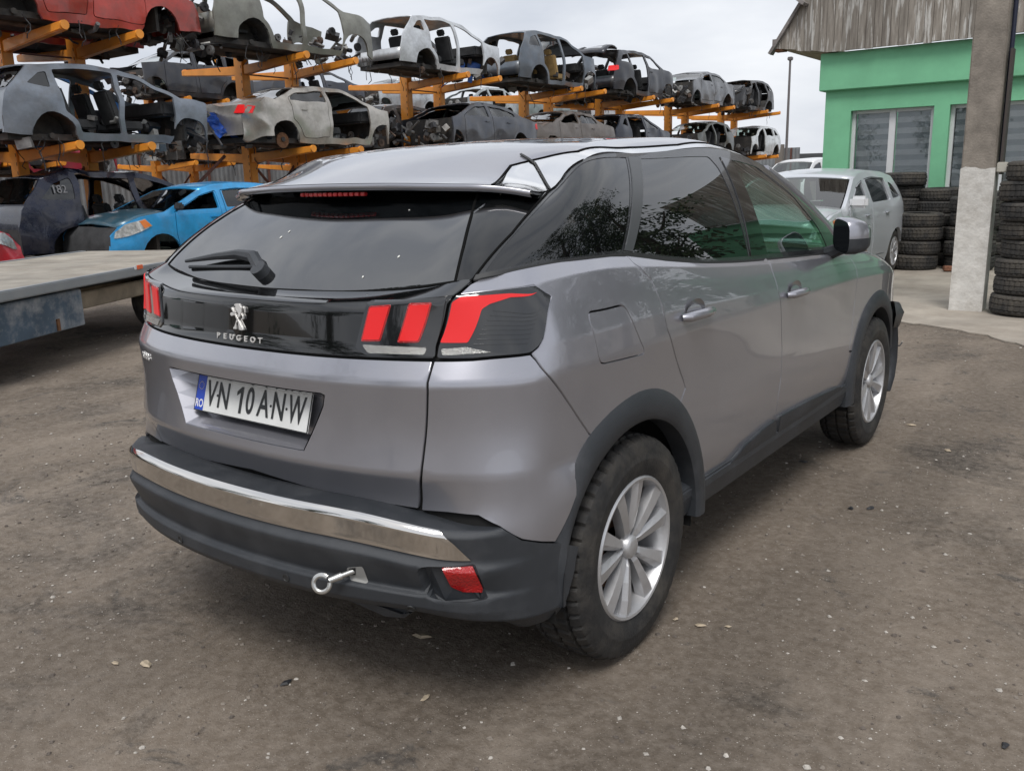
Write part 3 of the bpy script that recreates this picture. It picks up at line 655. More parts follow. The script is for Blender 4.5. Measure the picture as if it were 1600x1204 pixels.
# torn front edge of the right arch cladding, sticking out where the bumper is gone
Vv = []; Ff = []
for i, t in enumerate(np.linspace(0, 1, 17)):
    y = 3.90+.33*t; wd = .150*math.sqrt(max(.02, 1-max(0, (t-.45)/.56)**2)); zt = .745-.05*t-(.150-wd)*.35; x = .850-.03*t
    for (k, dx) in ((0, -.05), (0, .03), (-.5, .045), (-1, .035), (-1, -.05)): Vv.append((x+dx, y, zt+k*wd))
for i in range(16):
    for k in range(4): Ff.append((i*5+k, i*5+k+1, (i+1)*5+k+1, (i+1)*5+k))
Ff.append((80, 81, 82, 83, 84)); mesh('torn_arch_end', Vv, Ff, M_PLAST, car, smooth=True)
# wheel-arch liners (the front right one hangs loose)
def liner(cy, a0, a1, r=.43, x0=.45, x1=.87, nm='arch_liner', sides=(1, -1)):
    for s in sides:
        V = []; F = []; n = 20
        for i in range(n+1):
            a = R(a0+(a1-a0)*i/n)
            for x in (x0, x1): V.append((s*x, cy+r*math.cos(a), .352+r*math.sin(a)))
        for i in range(n): F.append((2*i, 2*i+1, 2*i+3, 2*i+2))
        k = len(V); F.append(tuple(range(0, k, 2)))
        mesh(nm, V, F, M_DARK, car, smooth=True)
liner(RWY, -10, 190); liner(FWY, 40, 190)
V = []; F = []
for i, (y, z, w_) in enumerate(((3.93, .70, .10), (4.01, .62, .11), (4.06, .50, .10), (4.07, .38, .09), (4.04, .27, .08), (3.97, .20, .05))):
    for x in (.86-w_*2.2, .86-w_*.3, .86+.01): V.append((x, y+.03*math.sin(x*30), z))
for i in range(5):
    for k in range(2): F.append((i*3+k, i*3+k+1, i*3+k+4, i*3+k+3))
o = mesh('hanging_liner', V, F, M_PLAST, car, smooth=True); md = o.modifiers.new('s', 'SOLIDIFY'); md.thickness = .012
wr = MB().tube([(.87, 4.08, .46), (.88, 4.11, .455), (.885, 4.14, .47)], .004, 5); wr.build('loose_clip', mat('bare_metal_dark'), car)
# sill with the wedge-shaped door cladding
for s in (1, -1):
    w_ = rounded(SA.px((1099, 772), (1130, 728), (1160, 694), (1192, 666), (1207, 655)), 0)+SA.near((.88, 2.065, .40), (.88, 1.24, .40))
    w2 = SA.px((1214, 650), (1260, 625), (1305, 604), (1326, 602))+SA.near((.88, 3.08, .40), (.88, 2.085, .40))
    for q in (w_, w2):
        V, F, n = panel_data(SA, q, off=.016, fl=.016, h=.04)
        if s < 0: V, F, n = mir(V, F, n)
        mesh('door_cladding', V, F, M_PLAST, car, normals=n)
    p = [(.60, .30), (.80, .285), (.868, .33), (.885, .40), (.885, .43), (.84, .45), (.6, .45)]
    MB().prism([(s*a, b) for a, b in p], 'y', 1.18, 3.16).build('sill', M_PLAST, car, bevel=.006)
# door handles with scooped cups
for (x, y, sc_) in ((1087, 489, 1), (1243, 456, 1)):
    P, n_ = SA.ev(SA.px((x, y))); q = P[0]
    for s in (1, -1):
        cup = MB(); nphi = 24
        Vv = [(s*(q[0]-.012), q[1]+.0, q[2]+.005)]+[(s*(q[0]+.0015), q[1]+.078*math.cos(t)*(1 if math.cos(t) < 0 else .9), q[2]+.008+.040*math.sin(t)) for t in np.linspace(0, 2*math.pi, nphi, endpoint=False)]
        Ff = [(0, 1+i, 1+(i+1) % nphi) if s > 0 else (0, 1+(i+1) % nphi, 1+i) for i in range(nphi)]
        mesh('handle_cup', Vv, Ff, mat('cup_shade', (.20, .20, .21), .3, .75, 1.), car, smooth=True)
        MB().tube([(s*(q[0]+.003), q[1]-.105, q[2]-.002), (s*(q[0]+.022), q[1]-.088, q[2]), (s*(q[0]+.032), q[1]-.03, q[2]+.002), (s*(q[0]+.031), q[1]+.03, q[2]+.001), (s*(q[0]+.020), q[1]+.085, q[2]-.002), (s*(q[0]+.002), q[1]+.105, q[2]-.004)], [.011, .016, .0165, .0165, .015, .008], 10).build('door_handle', M_PAINT, car, smooth=True)
# mirrors
for s in (1, -1):
    V = []; F = []; n = 20
    for (dy, k, cx) in ((-.035, .93, .0), (-.03, 1.0, 0), (.02, 1.02, .004), (.07, .92, .002), (.105, .70, -.006), (.122, .42, -.012)):
        for i in range(n):
            t = 2*math.pi*i/n; c, q = math.cos(t), math.sin(t); c = abs(c)**.55*math.copysign(1, c); q = abs(q)**.6*math.copysign(1, q)
            x_ = cx+.056*c*k; y_ = dy*1.05; V.append((s*(.912+x_*.86+y_*.50), 2.80-x_*.50+y_*.86, 1.183+.078*q*k-.012*c))
    for j in range(5):
        for i in range(n): F.append((j*n+i, j*n+(i+1) % n, (j+1)*n+(i+1) % n, (j+1)*n+i))
    F.append(tuple(5*n+i for i in range(n)))
    me_v = np.array(V); fm = [0 if (me_v[list(f)][:, 2].mean() > 1.17 and me_v[list(f)][:, 2].mean() > 1.17) else 1 for f in F]
    mesh('mirror_housing', V, F, None, car, smooth=True, fmats=fm, mats=[M_PAINT, M_PLAST])
    mesh('mirror_glass', [V[i] for i in range(n)], [tuple(range(n))], mat('mirror_glass', (.10, .11, .12), .05, 1.), car)
    MB().tube([(s*.80, 2.86, 1.09), (s*.86, 2.84, 1.115), (s*.92, 2.83, 1.14)], [.035, .03, .03], 8).build('mirror_foot', M_PLAST, car, smooth=True)
# rear wiper
wp = SG.px((298, 415), (345, 408), (380, 405), (403, 409), (412, 428))
P, n_ = SG.ev(wp); P = P+n_*.022
wipe = MB().tube([P[4]-n_[4]*.012, P[3], P[2], P[1], P[0]], [.020, .020, .015, .011, .005], 8)
P2, n2 = SG.ev(SG.px((300, 420), (410, 420))); P2 = P2+n2*.010
wipe.tube([P2[0], P2[1]], .006, 6); wipe.tube([P[4]-n_[4]*.02, P[4]+n_[4]*.008], .026, 14)
wipe.build('rear_wiper', M_PLAST, car, smooth=True)
for (x, y, r_) in ((440, 372, .006), (453, 363, .004), (624, 402, .004), (782, 305, .006), (568, 434, .004), (640, 330, .003)):
    P, n_ = SG.ev(SG.px((x, y))); rr_ = random.Random(x); u_ = np.cross(n_[0], [0, 0, 1.]); u_ /= np.linalg.norm(u_); v_ = np.cross(u_, n_[0])
    Vs = [P[0]+n_[0]*.0042+(u_*math.cos(t)*rr_.uniform(.5, 1)+v_*math.sin(t)*rr_.uniform(.7, 1.6))*r_ for t in np.linspace(0, 6.28, 9)[:-1]]; mesh('bird_speck', Vs, [tuple(range(8))], mat('speck_white', (.7, .7, .66), .9), car)
# lion emblem and lettering on the band
def on_band(p2, S, base, sc, off):
    P0, n0 = S.ev([base]); u = np.array([1., 0, 0]); nn = n0[0]; v = np.cross(nn, u); v /= np.linalg.norm(v)
    return [P0[0]+u*a*sc+v*b*sc+nn*off for a, b in p2]
eb = (U0A, SA.px((364, 493))[0][1])
lion = [[(-.1, 1.0), (.25, 1.02), (.5, .75), (.5, .35), (.35, .05), (.1, -.15), (.1, .2), (-.05, .45), (-.3, .62), (-.2, .78), (-.4, .82), (-.35, .95)],
        [(-.82, .62), (-.62, .70), (.62, -.82), (.72, -1.0), (.55, -1.02), (.42, -.84)],
        [(-.9, .10), (-.75, -.02), (-.45, .05), (-.15, .30), (-.28, .42), (-.55, .26), (-.85, .26)],
        [(-.05, -.12), (.10, -.28), (-.18, -.60), (-.14, -1.0), (-.52, -1.0), (-.50, -.86), (-.38, -.80)],
        [(.05, -.30), (.22, -.45), (.34, -.78), (.55, -.92), (.55, -1.05), (.18, -1.02), (.14, -.84)],
        [(.58, -.25), (.72, -.12), (.66, .1), (.52, .30), (.58, .62), (.72, .72), (.80, .6), (.84, .34), (.92, .34), (.90, .70), (.76, .86), (.58, .80), (.48, .55), (.46, .28), (.58, .08), (.62, -.06), (.52, -.16)]]
me_b = MB()
for pol in lion:
    a = on_band(pol, SA, eb, .0365, .003); b = on_band(pol, SA, eb, .0365, .009); k = len(pol)
    c = np.mean(b, 0)+(b[0]-a[0])*.0
    me_b.add(a+b, [tuple(range(k, 2*k))]+[(i, (i+1) % k, k+(i+1) % k, k+i) for i in range(k)])
me_b.build('lion_emblem', mat('emblem_chrome', (.78, .77, .75), .3, .45), car, bevel=.001)
def surf_text(s, S, base, size, sx, m, name, bold=0, spread=0, off=.003, tilt=0.):
    P0, n0 = S.ev([base]); nn = Vector(n0[0]); u = Vector((0, 0, 1)).cross(nn).normalized(); v = nn.cross(u)
    for i, ch in enumerate(s):
        me = text_mesh(ch, size, .0015, sx, bold); o = link(name, me, m, car)
        b2 = (base[0]+(i-(len(s)-1)/2)*spread, base[1]); P0, n0 = S.ev([b2]); nn = Vector(n0[0]); u = Vector((0, 0, 1)).cross(nn).normalized(); v = nn.cross(u)
        Mx = Matrix.Identity(4)
        for r_ in range(3): Mx[r_][0], Mx[r_][1], Mx[r_][2], Mx[r_][3] = u[r_], v[r_], nn[r_], P0[0][r_]+nn[r_]*off
        o.matrix_local = Mx
surf_text('PEUGEOT', SA, (U0A, SA.px((367, 527))[0][1]), .022, 1.25, MATS['emblem_chrome'], 'badge_letter', .0006, .0315, off=.004)
b3 = SA.near((-.555, .16, .935))[0]
surf_text('3008', SA, b3, .030, 1.1, MATS['emblem_chrome'], 'badge_numeral', .0004, .023)

# ---- cabin
def seat(x, y, z, w_=.50, m=M_SEAT, head=True):
    b = MB(); b.box((x, y, z), (w_, .50, .16)); rt_ = Matrix.Rotation(R(14), 3, 'X'); b.box((x, y-.27, z+.36), (w_*.92, .14, .62), rt_)
    if head: b.box((x, y-.37, z+.77), (.26, .10, .19), rt_); b.tube([(x, y-.34, z+.6), (x, y-.37, z+.75)], .012)
    b.build('seat', m, car, bevel=.035, smooth=True)
seat(.38, 2.12, .62, m=M_SEATL); seat(-.38, 2.12, .62, m=M_SEATL)
for x in (-.42, 0, .42): seat(x, 1.25, .62, .40)
MB().box((0, 2.98, .93), (1.40, .42, .26)).build('dashboard', mat('dash_dark', (.02, .022, .022), .7), car, bevel=.06, smooth=True)
MB().tube([(-.38+.18*math.cos(t), 2.70, 1.0+.18*math.sin(t)) for t in np.linspace(0, 2*math.pi, 24)], .016, 8, cap=False).build('steering_wheel', M_PLAST, car, smooth=True)
MB().box((0, .62, .98), (1.3, .62, .03)).build('parcel_shelf', M_DARK, car)

# ---- wheels
def tyre_mesh(rad=.352, wid=.2150, bead=.224, tread=True, n=240):
    h = wid/2; prof = [(-.86*h, bead), (-.95*h, bead+.02), (-1.0*h, bead+.055), (-1.0*h, bead+.060), (-.985*h, bead+.064), (-.97*h, rad-.045), (-.965*h, rad-.042), (-.90*h, rad-.020), (-.86*h, rad-.013), (-.72*h, rad-.004), (-.60*h, rad-.002), (-.57*h, rad-.011), (-.50*h, rad-.011), (-.47*h, rad), (-.06*h, rad+.001), (-.03*h, rad-.010)]
    prof = prof+[(-q, r) for q, r in prof[::-1]]; m = len(prof); V = []; F = []; per = max(4, int(round(n/48)))
    for k in range(n):
        t = 2*math.pi*k/n
        for i, (q, r) in enumerate(prof):
            j = i if i < m/2 else m-1-i
            if tread and j >= 7:
                ph = (k+(per//2 if j >= 12 else 0)) % per
                if ph < max(1, per//3) and r > rad-.022: r -= (.009 if j >= 9 else .004)
            V.append((q, r*math.cos(t), r*math.sin(t)))
    for k in range(n):
        for i in range(m-1): F.append((k*m+i, k*m+i+1, ((k+1) % n)*m+i+1, ((k+1) % n)*m+i))
    return V, F
def make_rim(parent, nb=5, alloy=M_ALLOY, r=.224):
    b = MB(); b.lathe([(.094, r+.004), (.100, r-.002), (.098, r-.010), (.085, r-.014), (.060, r-.022), (-.08, r-.03), (-.09, r)], 56)
    b.build('rim', alloy, parent, smooth=True)
    for i in range(nb):
        a = R(90+72*i*5/nb+8)
        for k in (-1, 1):
            V = []; F = []
            for (rr, da, wd, zz) in ((.030, 12, .022, .066), (.060, 13, .034, .078), (.110, 14, .045, .085), (.165, 15, .056, .090), (r-.010, 15.6, .070, .091)):
                an = a+k*R(da); c = np.array([rr*math.cos(an), rr*math.sin(an)]); tn = np.array([-math.sin(an), math.cos(an)])
                for (q, dz) in ((-.5, -.034), (-.44, -.002 if k < 0 else -.010), (-.16*k, .004), (.44, -.010 if k < 0 else -.002), (.5, -.034)):
                    p = c+tn*q*wd; V.append((zz+dz, p[0], p[1]))
            for j in range(4):
                for q in range(4): F.append((j*5+q, j*5+q+1, (j+1)*5+q+1, (j+1)*5+q))
            bm_ = MB().add(V, F); bm_.build('spoke', alloy, parent)
    b = MB().lathe([(.055, .040), (.080, .036), (.086, .030), (.088, .024), (.0885, .0001)], 28); b.build('hub_cap', alloy, parent, smooth=True)
    for k in range(5):
        t = R(36+72*k); MB().lathe([(.060, .008), (.074, .008), (.074, .0001)], 8, 'x', (0, .060*math.cos(t), .060*math.sin(t))).build('wheel_nut', mat('bare_metal_dark'), parent, smooth=True)
    MB().lathe([(.01, .05), (.012, .14), (-.01, .14)], 32).build('brake_disc', M_RUST, parent, smooth=True)
    MB().lathe([(-.03, .0001), (-.03, r-.02)], 32).build('wheel_back', M_DARK, parent)
TV, TF = tyre_mesh()
wheel0 = bpy.data.objects.new('wheel', None); COL.objects.link(wheel0); wheel0.parent = car; wheel0.location = (.790, RWY, .352)
b = MB().add(TV, TF); ty_ = b.build('tyre', M_TYRE, wheel0, smooth=True, recalc=True); ty_.data.set_sharp_from_angle(angle=R(24)); make_rim(wheel0)
for (x, y, rz, rx) in ((.790, FWY, 0, 40), (-.790, RWY, 180, 10), (-.790, FWY, 180, 70)):
    c = copy_tree(wheel0, car); c.location = (x, y, .352); c.rotation_euler = (R(rx), 0, R(rz))
# ------------------------------------------------------------------ generic cars and stripped shells
from mathutils import noise as mnoise
KINDS = {
 'hatch': dict(L=4.25, W=.87, zb=.80, top=[(.0, .18), (.0, .42), (.07, .72), (.14, .82), (.52, 1.19), (1.0, 1.255), (1.6, 1.275), (2.1, 1.24), (2.42, 1.17), (3.22, .82), (3.7, .76), (4.08, .62), (4.22, .45), (4.25, .15)], seg=[3, 4, 8, 9, 11], ra=.78, fa=3.36, ar=.365, d=[1.20, 1.98, 2.07, 3.05]),
 'sedan': dict(L=4.75, W=.90, zb=.80, top=[(.0, .22), (.0, .50), (.10, .76), (.55, .85), (.80, .86), (1.45, 1.14), (1.9, 1.20), (2.4, 1.215), (2.75, 1.18), (2.95, 1.13), (3.72, .82), (4.2, .75), (4.6, .60), (4.72, .42), (4.75, .15)], seg=[4, 5, 9, 10, 12], ra=.98, fa=3.85, ar=.365, d=[1.42, 2.22, 2.31, 3.45]),
 'suv': dict(L=4.55, W=.92, zb=.92, top=[(.0, .20), (.0, .55), (.08, .85), (.16, .95), (.50, 1.36), (.9, 1.42), (1.7, 1.45), (2.3, 1.42), (2.62, 1.35), (3.40, .95), (3.95, .88), (4.38, .74), (4.52, .55), (4.55, .18)], seg=[3, 4, 8, 9, 11], ra=.86, fa=3.62, ar=.41, d=[1.32, 2.12, 2.21, 3.25]),
 'van': dict(L=4.5, W=.90, zb=.95, top=[(.0, .15), (.0, .6), (.02, .95), (.04, 1.1), (.10, 1.60), (.5, 1.66), (1.6, 1.68), (2.5, 1.64), (2.75, 1.56), (3.50, .98), (3.95, .86), (4.32, .68), (4.45, .5), (4.5, .15)], seg=[3, 4, 8, 9, 11], ra=.80, fa=3.55, ar=.36, d=[1.3, 2.25, 2.35, 3.30]),
}
def paint(name, col, metal=.4, rough=.34, dirt=.45):
    return mat('wreck_'+name, col, rough, metal, .5, var=.16, vscale=4, dirt=min(.95, dirt+.35), dcol=(.085, .075, .065), dscale=3.1)
W_JUNK = [mat('junk_a', (.045, .045, .048), .6, .3, var=.6, vscale=9), mat('junk_b', (.16, .155, .15), .5, .5, var=.5, vscale=8), mat('junk_c', (.09, .06, .045), .8, 0, var=.5, vscale=8), mat('junk_d', (.30, .30, .29), .5, .4, var=.4, vscale=6), mat('junk_blue', (.03, .10, .35), .5, 0, var=.4, vscale=6)]
W_UNDER = mat('underseal', (.035, .034, .033), .85, var=.5, vscale=5, dirt=.6, dcol=(.11, .09, .07), dscale=4)
W_TRIM = mat('inner_trim', (.035, .036, .038), .8, var=.4, vscale=6)
W_GLASS = glassmat('wreck_glass', (.55, .68, .62), .10, .02)
W_GLASSD = glassmat('wreck_glass_dark', (.10, .12, .13), .35, .02)
W_BELT = mat('wreck_tan_seat', (.36, .24, .10), .8, var=.2, vscale=9)
W_LAMP = mat('headlamp_glass', (.55, .55, .53), .12, .5, 1., var=.4, vscale=18)
W_ORANGE = mat('indicator_amber', (.75, .20, .03), .3, 0, .6)
def strip(A, B): return [(A+i, A+i+1, B+i+1, B+i) for i in range(0)]
class Car:
    def __init__(s, kind, name, label, cat, col, seed=0, hres=.11, group=None):
        s.K = KINDS[kind]; s.rnd = random.Random(seed); s.seed = seed; s.h = hres; s.col = col; s.kind = kind
        s.o = thing(name, label, cat, group=group); s.T = np.array(s.K['top'], float); s.L = s.K['L']; s.crumple = []
    def roof(s, y): return float(np.interp(y, s.T[:, 0]+np.arange(len(s.T))*1e-6, s.T[:, 1]))
    def x(s, y, z):
        K = s.K; W, zb = K['W'], K['zb']; H = s.T[:, 1].max()
        f = 1-.045*((z-.42)/.42)**2 if z < zb else (1-.045*((zb-.42)/.42)**2)-.23*((z-zb)/(H-zb))**1.15
        e = max(0, .45-y)/.45; g = max(0, y-(s.L-.75))/.75
        fl = .022*(math.exp(-((y-K['ra'])/.38)**2)+math.exp(-((y-K['fa'])/.38)**2))*(1 if z < zb else 0)
        return W*f*(1-.10*e**1.8-.15*g**1.8)+fl
    def P(s, y, z, sx, dx=0):
        p = Vector((sx*(s.x(y, z)+dx), y-s.L/2, z))
        for (yc, rad, amp) in s.crumple:
            w_ = max(0, 1-abs(y-yc)/rad)
            if w_ > 0: v = mnoise.noise_vector(Vector((p.x*2.3+s.seed, y*2.6, z*2.9))); p = p+Vector(v)*amp*w_
        return p
    def side(s, outline, holes=(), name='body_side', m=None, sides=(1, -1), dx=0, th=.045, parent=None, flat=False):
        h = s.h; out = inset(densify(outline, h), 0); hol = [inset(densify(q, h), 0) for q in holes]
        lo, hi = out.min(0), out.max(0); g = np.array([(a, b) for a in np.arange(lo[0]+h*.3, hi[0], h) for b in np.arange(lo[1]+h*.3, hi[1], h)])
        if len(g):
            k = inpoly(g, out) & (distpoly(g, out) > .35*h)
            for q in hol: k &= ~inpoly(g, q) & (distpoly(g, q) > .35*h)
            g = g[k]
        P2, F = cdt(out, hol, g); r = []
        for sx in sides:
            V = [s.P(a, b, sx, dx) for a, b in P2]; n = len(V); V += [s.P(a, b, sx, dx-th) for a, b in P2]
            FF = [tuple(f) if sx > 0 else tuple(f[::-1]) for f in F]+[tuple(i+n for i in (f[::-1] if sx > 0 else f)) for f in F]
            ed = {}
            for f in F:
                for i in range(3):
                    e_ = (f[i], f[(i+1) % 3]); ed[e_] = 1
            for (a, b) in list(ed):
                if (b, a) not in ed: FF.append((a, a+n, b+n, b) if sx > 0 else (b, b+n, a+n, a))
            b_ = MB().add(V, FF); o = b_.build(name, m or s.col, parent or s.o, smooth=True, recalc=True); r.append(o)
        return r
    def lower(s, y): return 0.0
    def arch(s, yc, a0=180, a1=0, n=10, k=1.):
        r = s.K['ar']*k; zc = .10; return [(yc+r*math.cos(R(a0+(a1-a0)*i/n)), zc+r*math.sin(R(a0+(a1-a0)*i/n))) for i in range(n+1)]
    def outline(s, y0=0, y1=None):
        y1 = s.L if y1 is None else y1; K = s.K; T = [tuple(t) for t in s.T if y0-1e-6 <= t[0] <= y1+1e-6]
        top = ([(y0, s.roof(y0))] if y0 > 0 else [])+T+([(y1, s.roof(y1))] if y1 < s.L else [])
        bot = []
        def addarch(yc):
            r = K['ar']
            if yc+r < y0+.02 or yc-r > y1-.02: return
            for (a, b) in s.arch(yc):
                if y0 <= a <= y1: bot.append((a, max(b, .0)))
        bot.append((y0, .12)) if y0 <= 0 else bot.append((y0, .02))
        addarch(K['ra']); 
        bot.append((K['ra']+K['ar']+.06, .0)); bot.append((min(y1, K['fa']-K['ar']-.06), .0))
        if y1 > K['fa']-K['ar']: addarch(K['fa'])
        bot.append((y1, .12 if y1 >= s.L else .02))
        b2 = [bot[0]]
        for q in bot[1:]:
            if q[0] > b2[-1][0]+.004 or abs(q[1]-b2[-1][1]) > .01: b2.append(q)
        return b2+top[::-1]
    def opening(s, y0, y1, z0, z1off, zr=None):
        """door or window opening between y0 and y1, from z0 up to the roof line"""
        ys = np.linspace(y0, y1, 7); up = [(y, max(s.roof(y)-z1off, z0+.04)) for y in ys]
        return rounded([(y0, z0), (y1, z0)]+up[::-1], .05, 3)
    def loft(s, i0, i1, name, m, parent=None, crown=.03, inx=.0, dz=0., nx=8, th=0.):
        pts = s.T[i0:i1+1]; q = densify(np.vstack([pts, pts[::-1][:0]]), .12) if False else None
        ys = []
        for a, b in zip(pts[:-1], pts[1:]):
            k = max(1, int(np.linalg.norm(b-a)/.14)); ys += [a+(b-a)*t/k for t in range(k)]
        ys.append(pts[-1]); V = []; F = []
        for (y, z) in ys:
            for j in range(nx+1):
                f = -1+2*j/nx; p = s.P(y, z, 1 if f >= 0 else -1, 0); xx = s.x(y, z)-inx
                V.append(Vector((xx*f+(p.x-math.copysign(s.x(y, z), f if f else 1))*abs(f), p.y, p.z+crown*(1-f*f)+dz)))
        n = nx+1
        for i in range(len(ys)-1):
            for j in range(nx): F.append((i*n+j, i*n+j+1, (i+1)*n+j+1, (i+1)*n+j))
        o = MB().add(V, F).build(name, m, parent or s.o, smooth=True, recalc=False)
        if th: md = o.modifiers.new('s', 'SOLIDIFY'); md.thickness = th
        return o
    def junk(s, y0, y1, z0, z1, n=40, w_=.72, name='engine_remains', size=1.):
        r = s.rnd; groups = {}
        for k in range(n):
            mi = r.choice([0, 0, 0, 1, 1, 2, 3]) if s.seed % 5 else r.choice([0, 0, 1, 2, 3, 4])
            b = groups.setdefault(mi, MB()); c = (r.uniform(-w_, w_), r.uniform(y0, y1)-s.L/2, r.uniform(z0, z1)); rot = Matrix.Rotation(r.uniform(-.7, .7), 3, 'X') @ Matrix.Rotation(r.uniform(-.8, .8), 3, 'Z') @ Matrix.Rotation(r.uniform(-.7, .7), 3, 'Y')
            t = r.random()
            if t < .5: b.box(c, (r.uniform(.06, .28)*size, r.uniform(.06, .30)*size, r.uniform(.04, .2)*size), rot)
            elif t < .8:
                d = rot @ Vector((r.uniform(.1, .3)*size, 0, 0)); c = Vector(c); b.tube([c-d, c+d*.2+Vector((0, 0, r.uniform(-.06, .06))), c+d], r.uniform(.012, .05)*size, 7)
            else: b.lathe([(-.03, .02), (-.03, .09*size), (.03, .09*size), (.03, .02)], 12, r.choice('xy'), c)
        for mi, b in groups.items():
            o = b.build(name, W_JUNK[mi], s.o); o['kind'] = 'stuff'
    def wires(s, n=5, z=.05, y0=None, y1=None):
        r = s.rnd; y0 = .3 if y0 is None else y0; y1 = s.L-.3 if y1 is None else y1
        for k in range(n):
            p = Vector((s.K['W']*r.choice([-.9, .7, .9, .95]), r.uniform(y0, y1)-s.L/2, z)); P = [p]
            for j in range(r.randint(3, 6)): p = p+Vector((r.uniform(-.05, .05), r.uniform(-.07, .07), -r.uniform(.04, .12))); P.append(p)
            MB().tube(P, r.uniform(.006, .011), 5).build('hanging_wire', W_JUNK[0], s.o)
    def under(s, y0=0, y1=None):
        y1 = s.L if y1 is None else y1; b = MB(); W = s.K['W']-.10
        b.box((0, (y0+y1)/2-s.L/2, .06), (2*W-.12, y1-y0-.15, .10)); b.build('floor_pan', W_UNDER, s.o)
        MB().tube([(-W, s.K['ra']-s.L/2, .08), (W, s.K['ra']-s.L/2, .08)], .05, 8).build('axle', W_UNDER, s.o)
        MB().tube([(.2, .2-s.L/2, .0), (.25, 1.2-s.L/2, -.03), (.15, 2.8-s.L/2, -.03)], .045, 8).build('exhaust', W_JUNK[2], s.o)
        for yc in (s.K['ra'], s.K['fa']):
            if not (y0 < yc < y1): continue
            for sx in (1, -1):
                V = []; F = []; P = s.arch(yc, 185, -5, 12, 1.02); n = len(P)
                for (a, c) in P: V += [(sx*(s.x(a, .4)-.02), a-s.L/2, c), (sx*.45, a-s.L/2, c)]
                for i in range(n-1): F.append((2*i, 2*i+1, 2*i+3, 2*i+2))
                F.append(tuple(range(1, 2*n, 2)))
                mesh('wheel_well', V, F, W_UNDER, s.o, smooth=False)
    def hub(s, yc, sx=1):
        MB().lathe([(0, .02), (0, .16), (-.03, .16), (-.03, .05)], 18, 'x', (sx*(s.x(yc, .2)-.14), yc-s.L/2, .06)).build('brake_disc', M_RUST, s.o, smooth=True)
    def seats(s, rows=(2.35,), m=None, head=True):
        for y in rows:
            for x in (-.38, .38):
                rt_ = Matrix.Rotation(R(16), 3, 'X'); b = MB().box((x, y-s.L/2, .30), (.48, .48, .16)); b.box((x, y-.28-s.L/2, .60), (.46, .14, .60), rt_)
                if head: b.box((x, y-.40-s.L/2, .98), (.24, .09, .16), rt_)
                b.build('seat', m or W_TRIM, s.o, bevel=.03)
    def dash(s):
        y = s.K['d'][3]+.05; MB().box((0, y-s.L/2, .62), (1.40, .35, .25)).build('dashboard', W_TRIM, s.o, bevel=.04)
        MB().box((0, y+.25-s.L/2, .42), (1.45, .06, .72)).build('firewall', W_UNDER, s.o)
    def place(s, loc, rz=0., rx=0.): s.o.location = loc; s.o.rotation_euler = (rx, 0, rz); return s.o
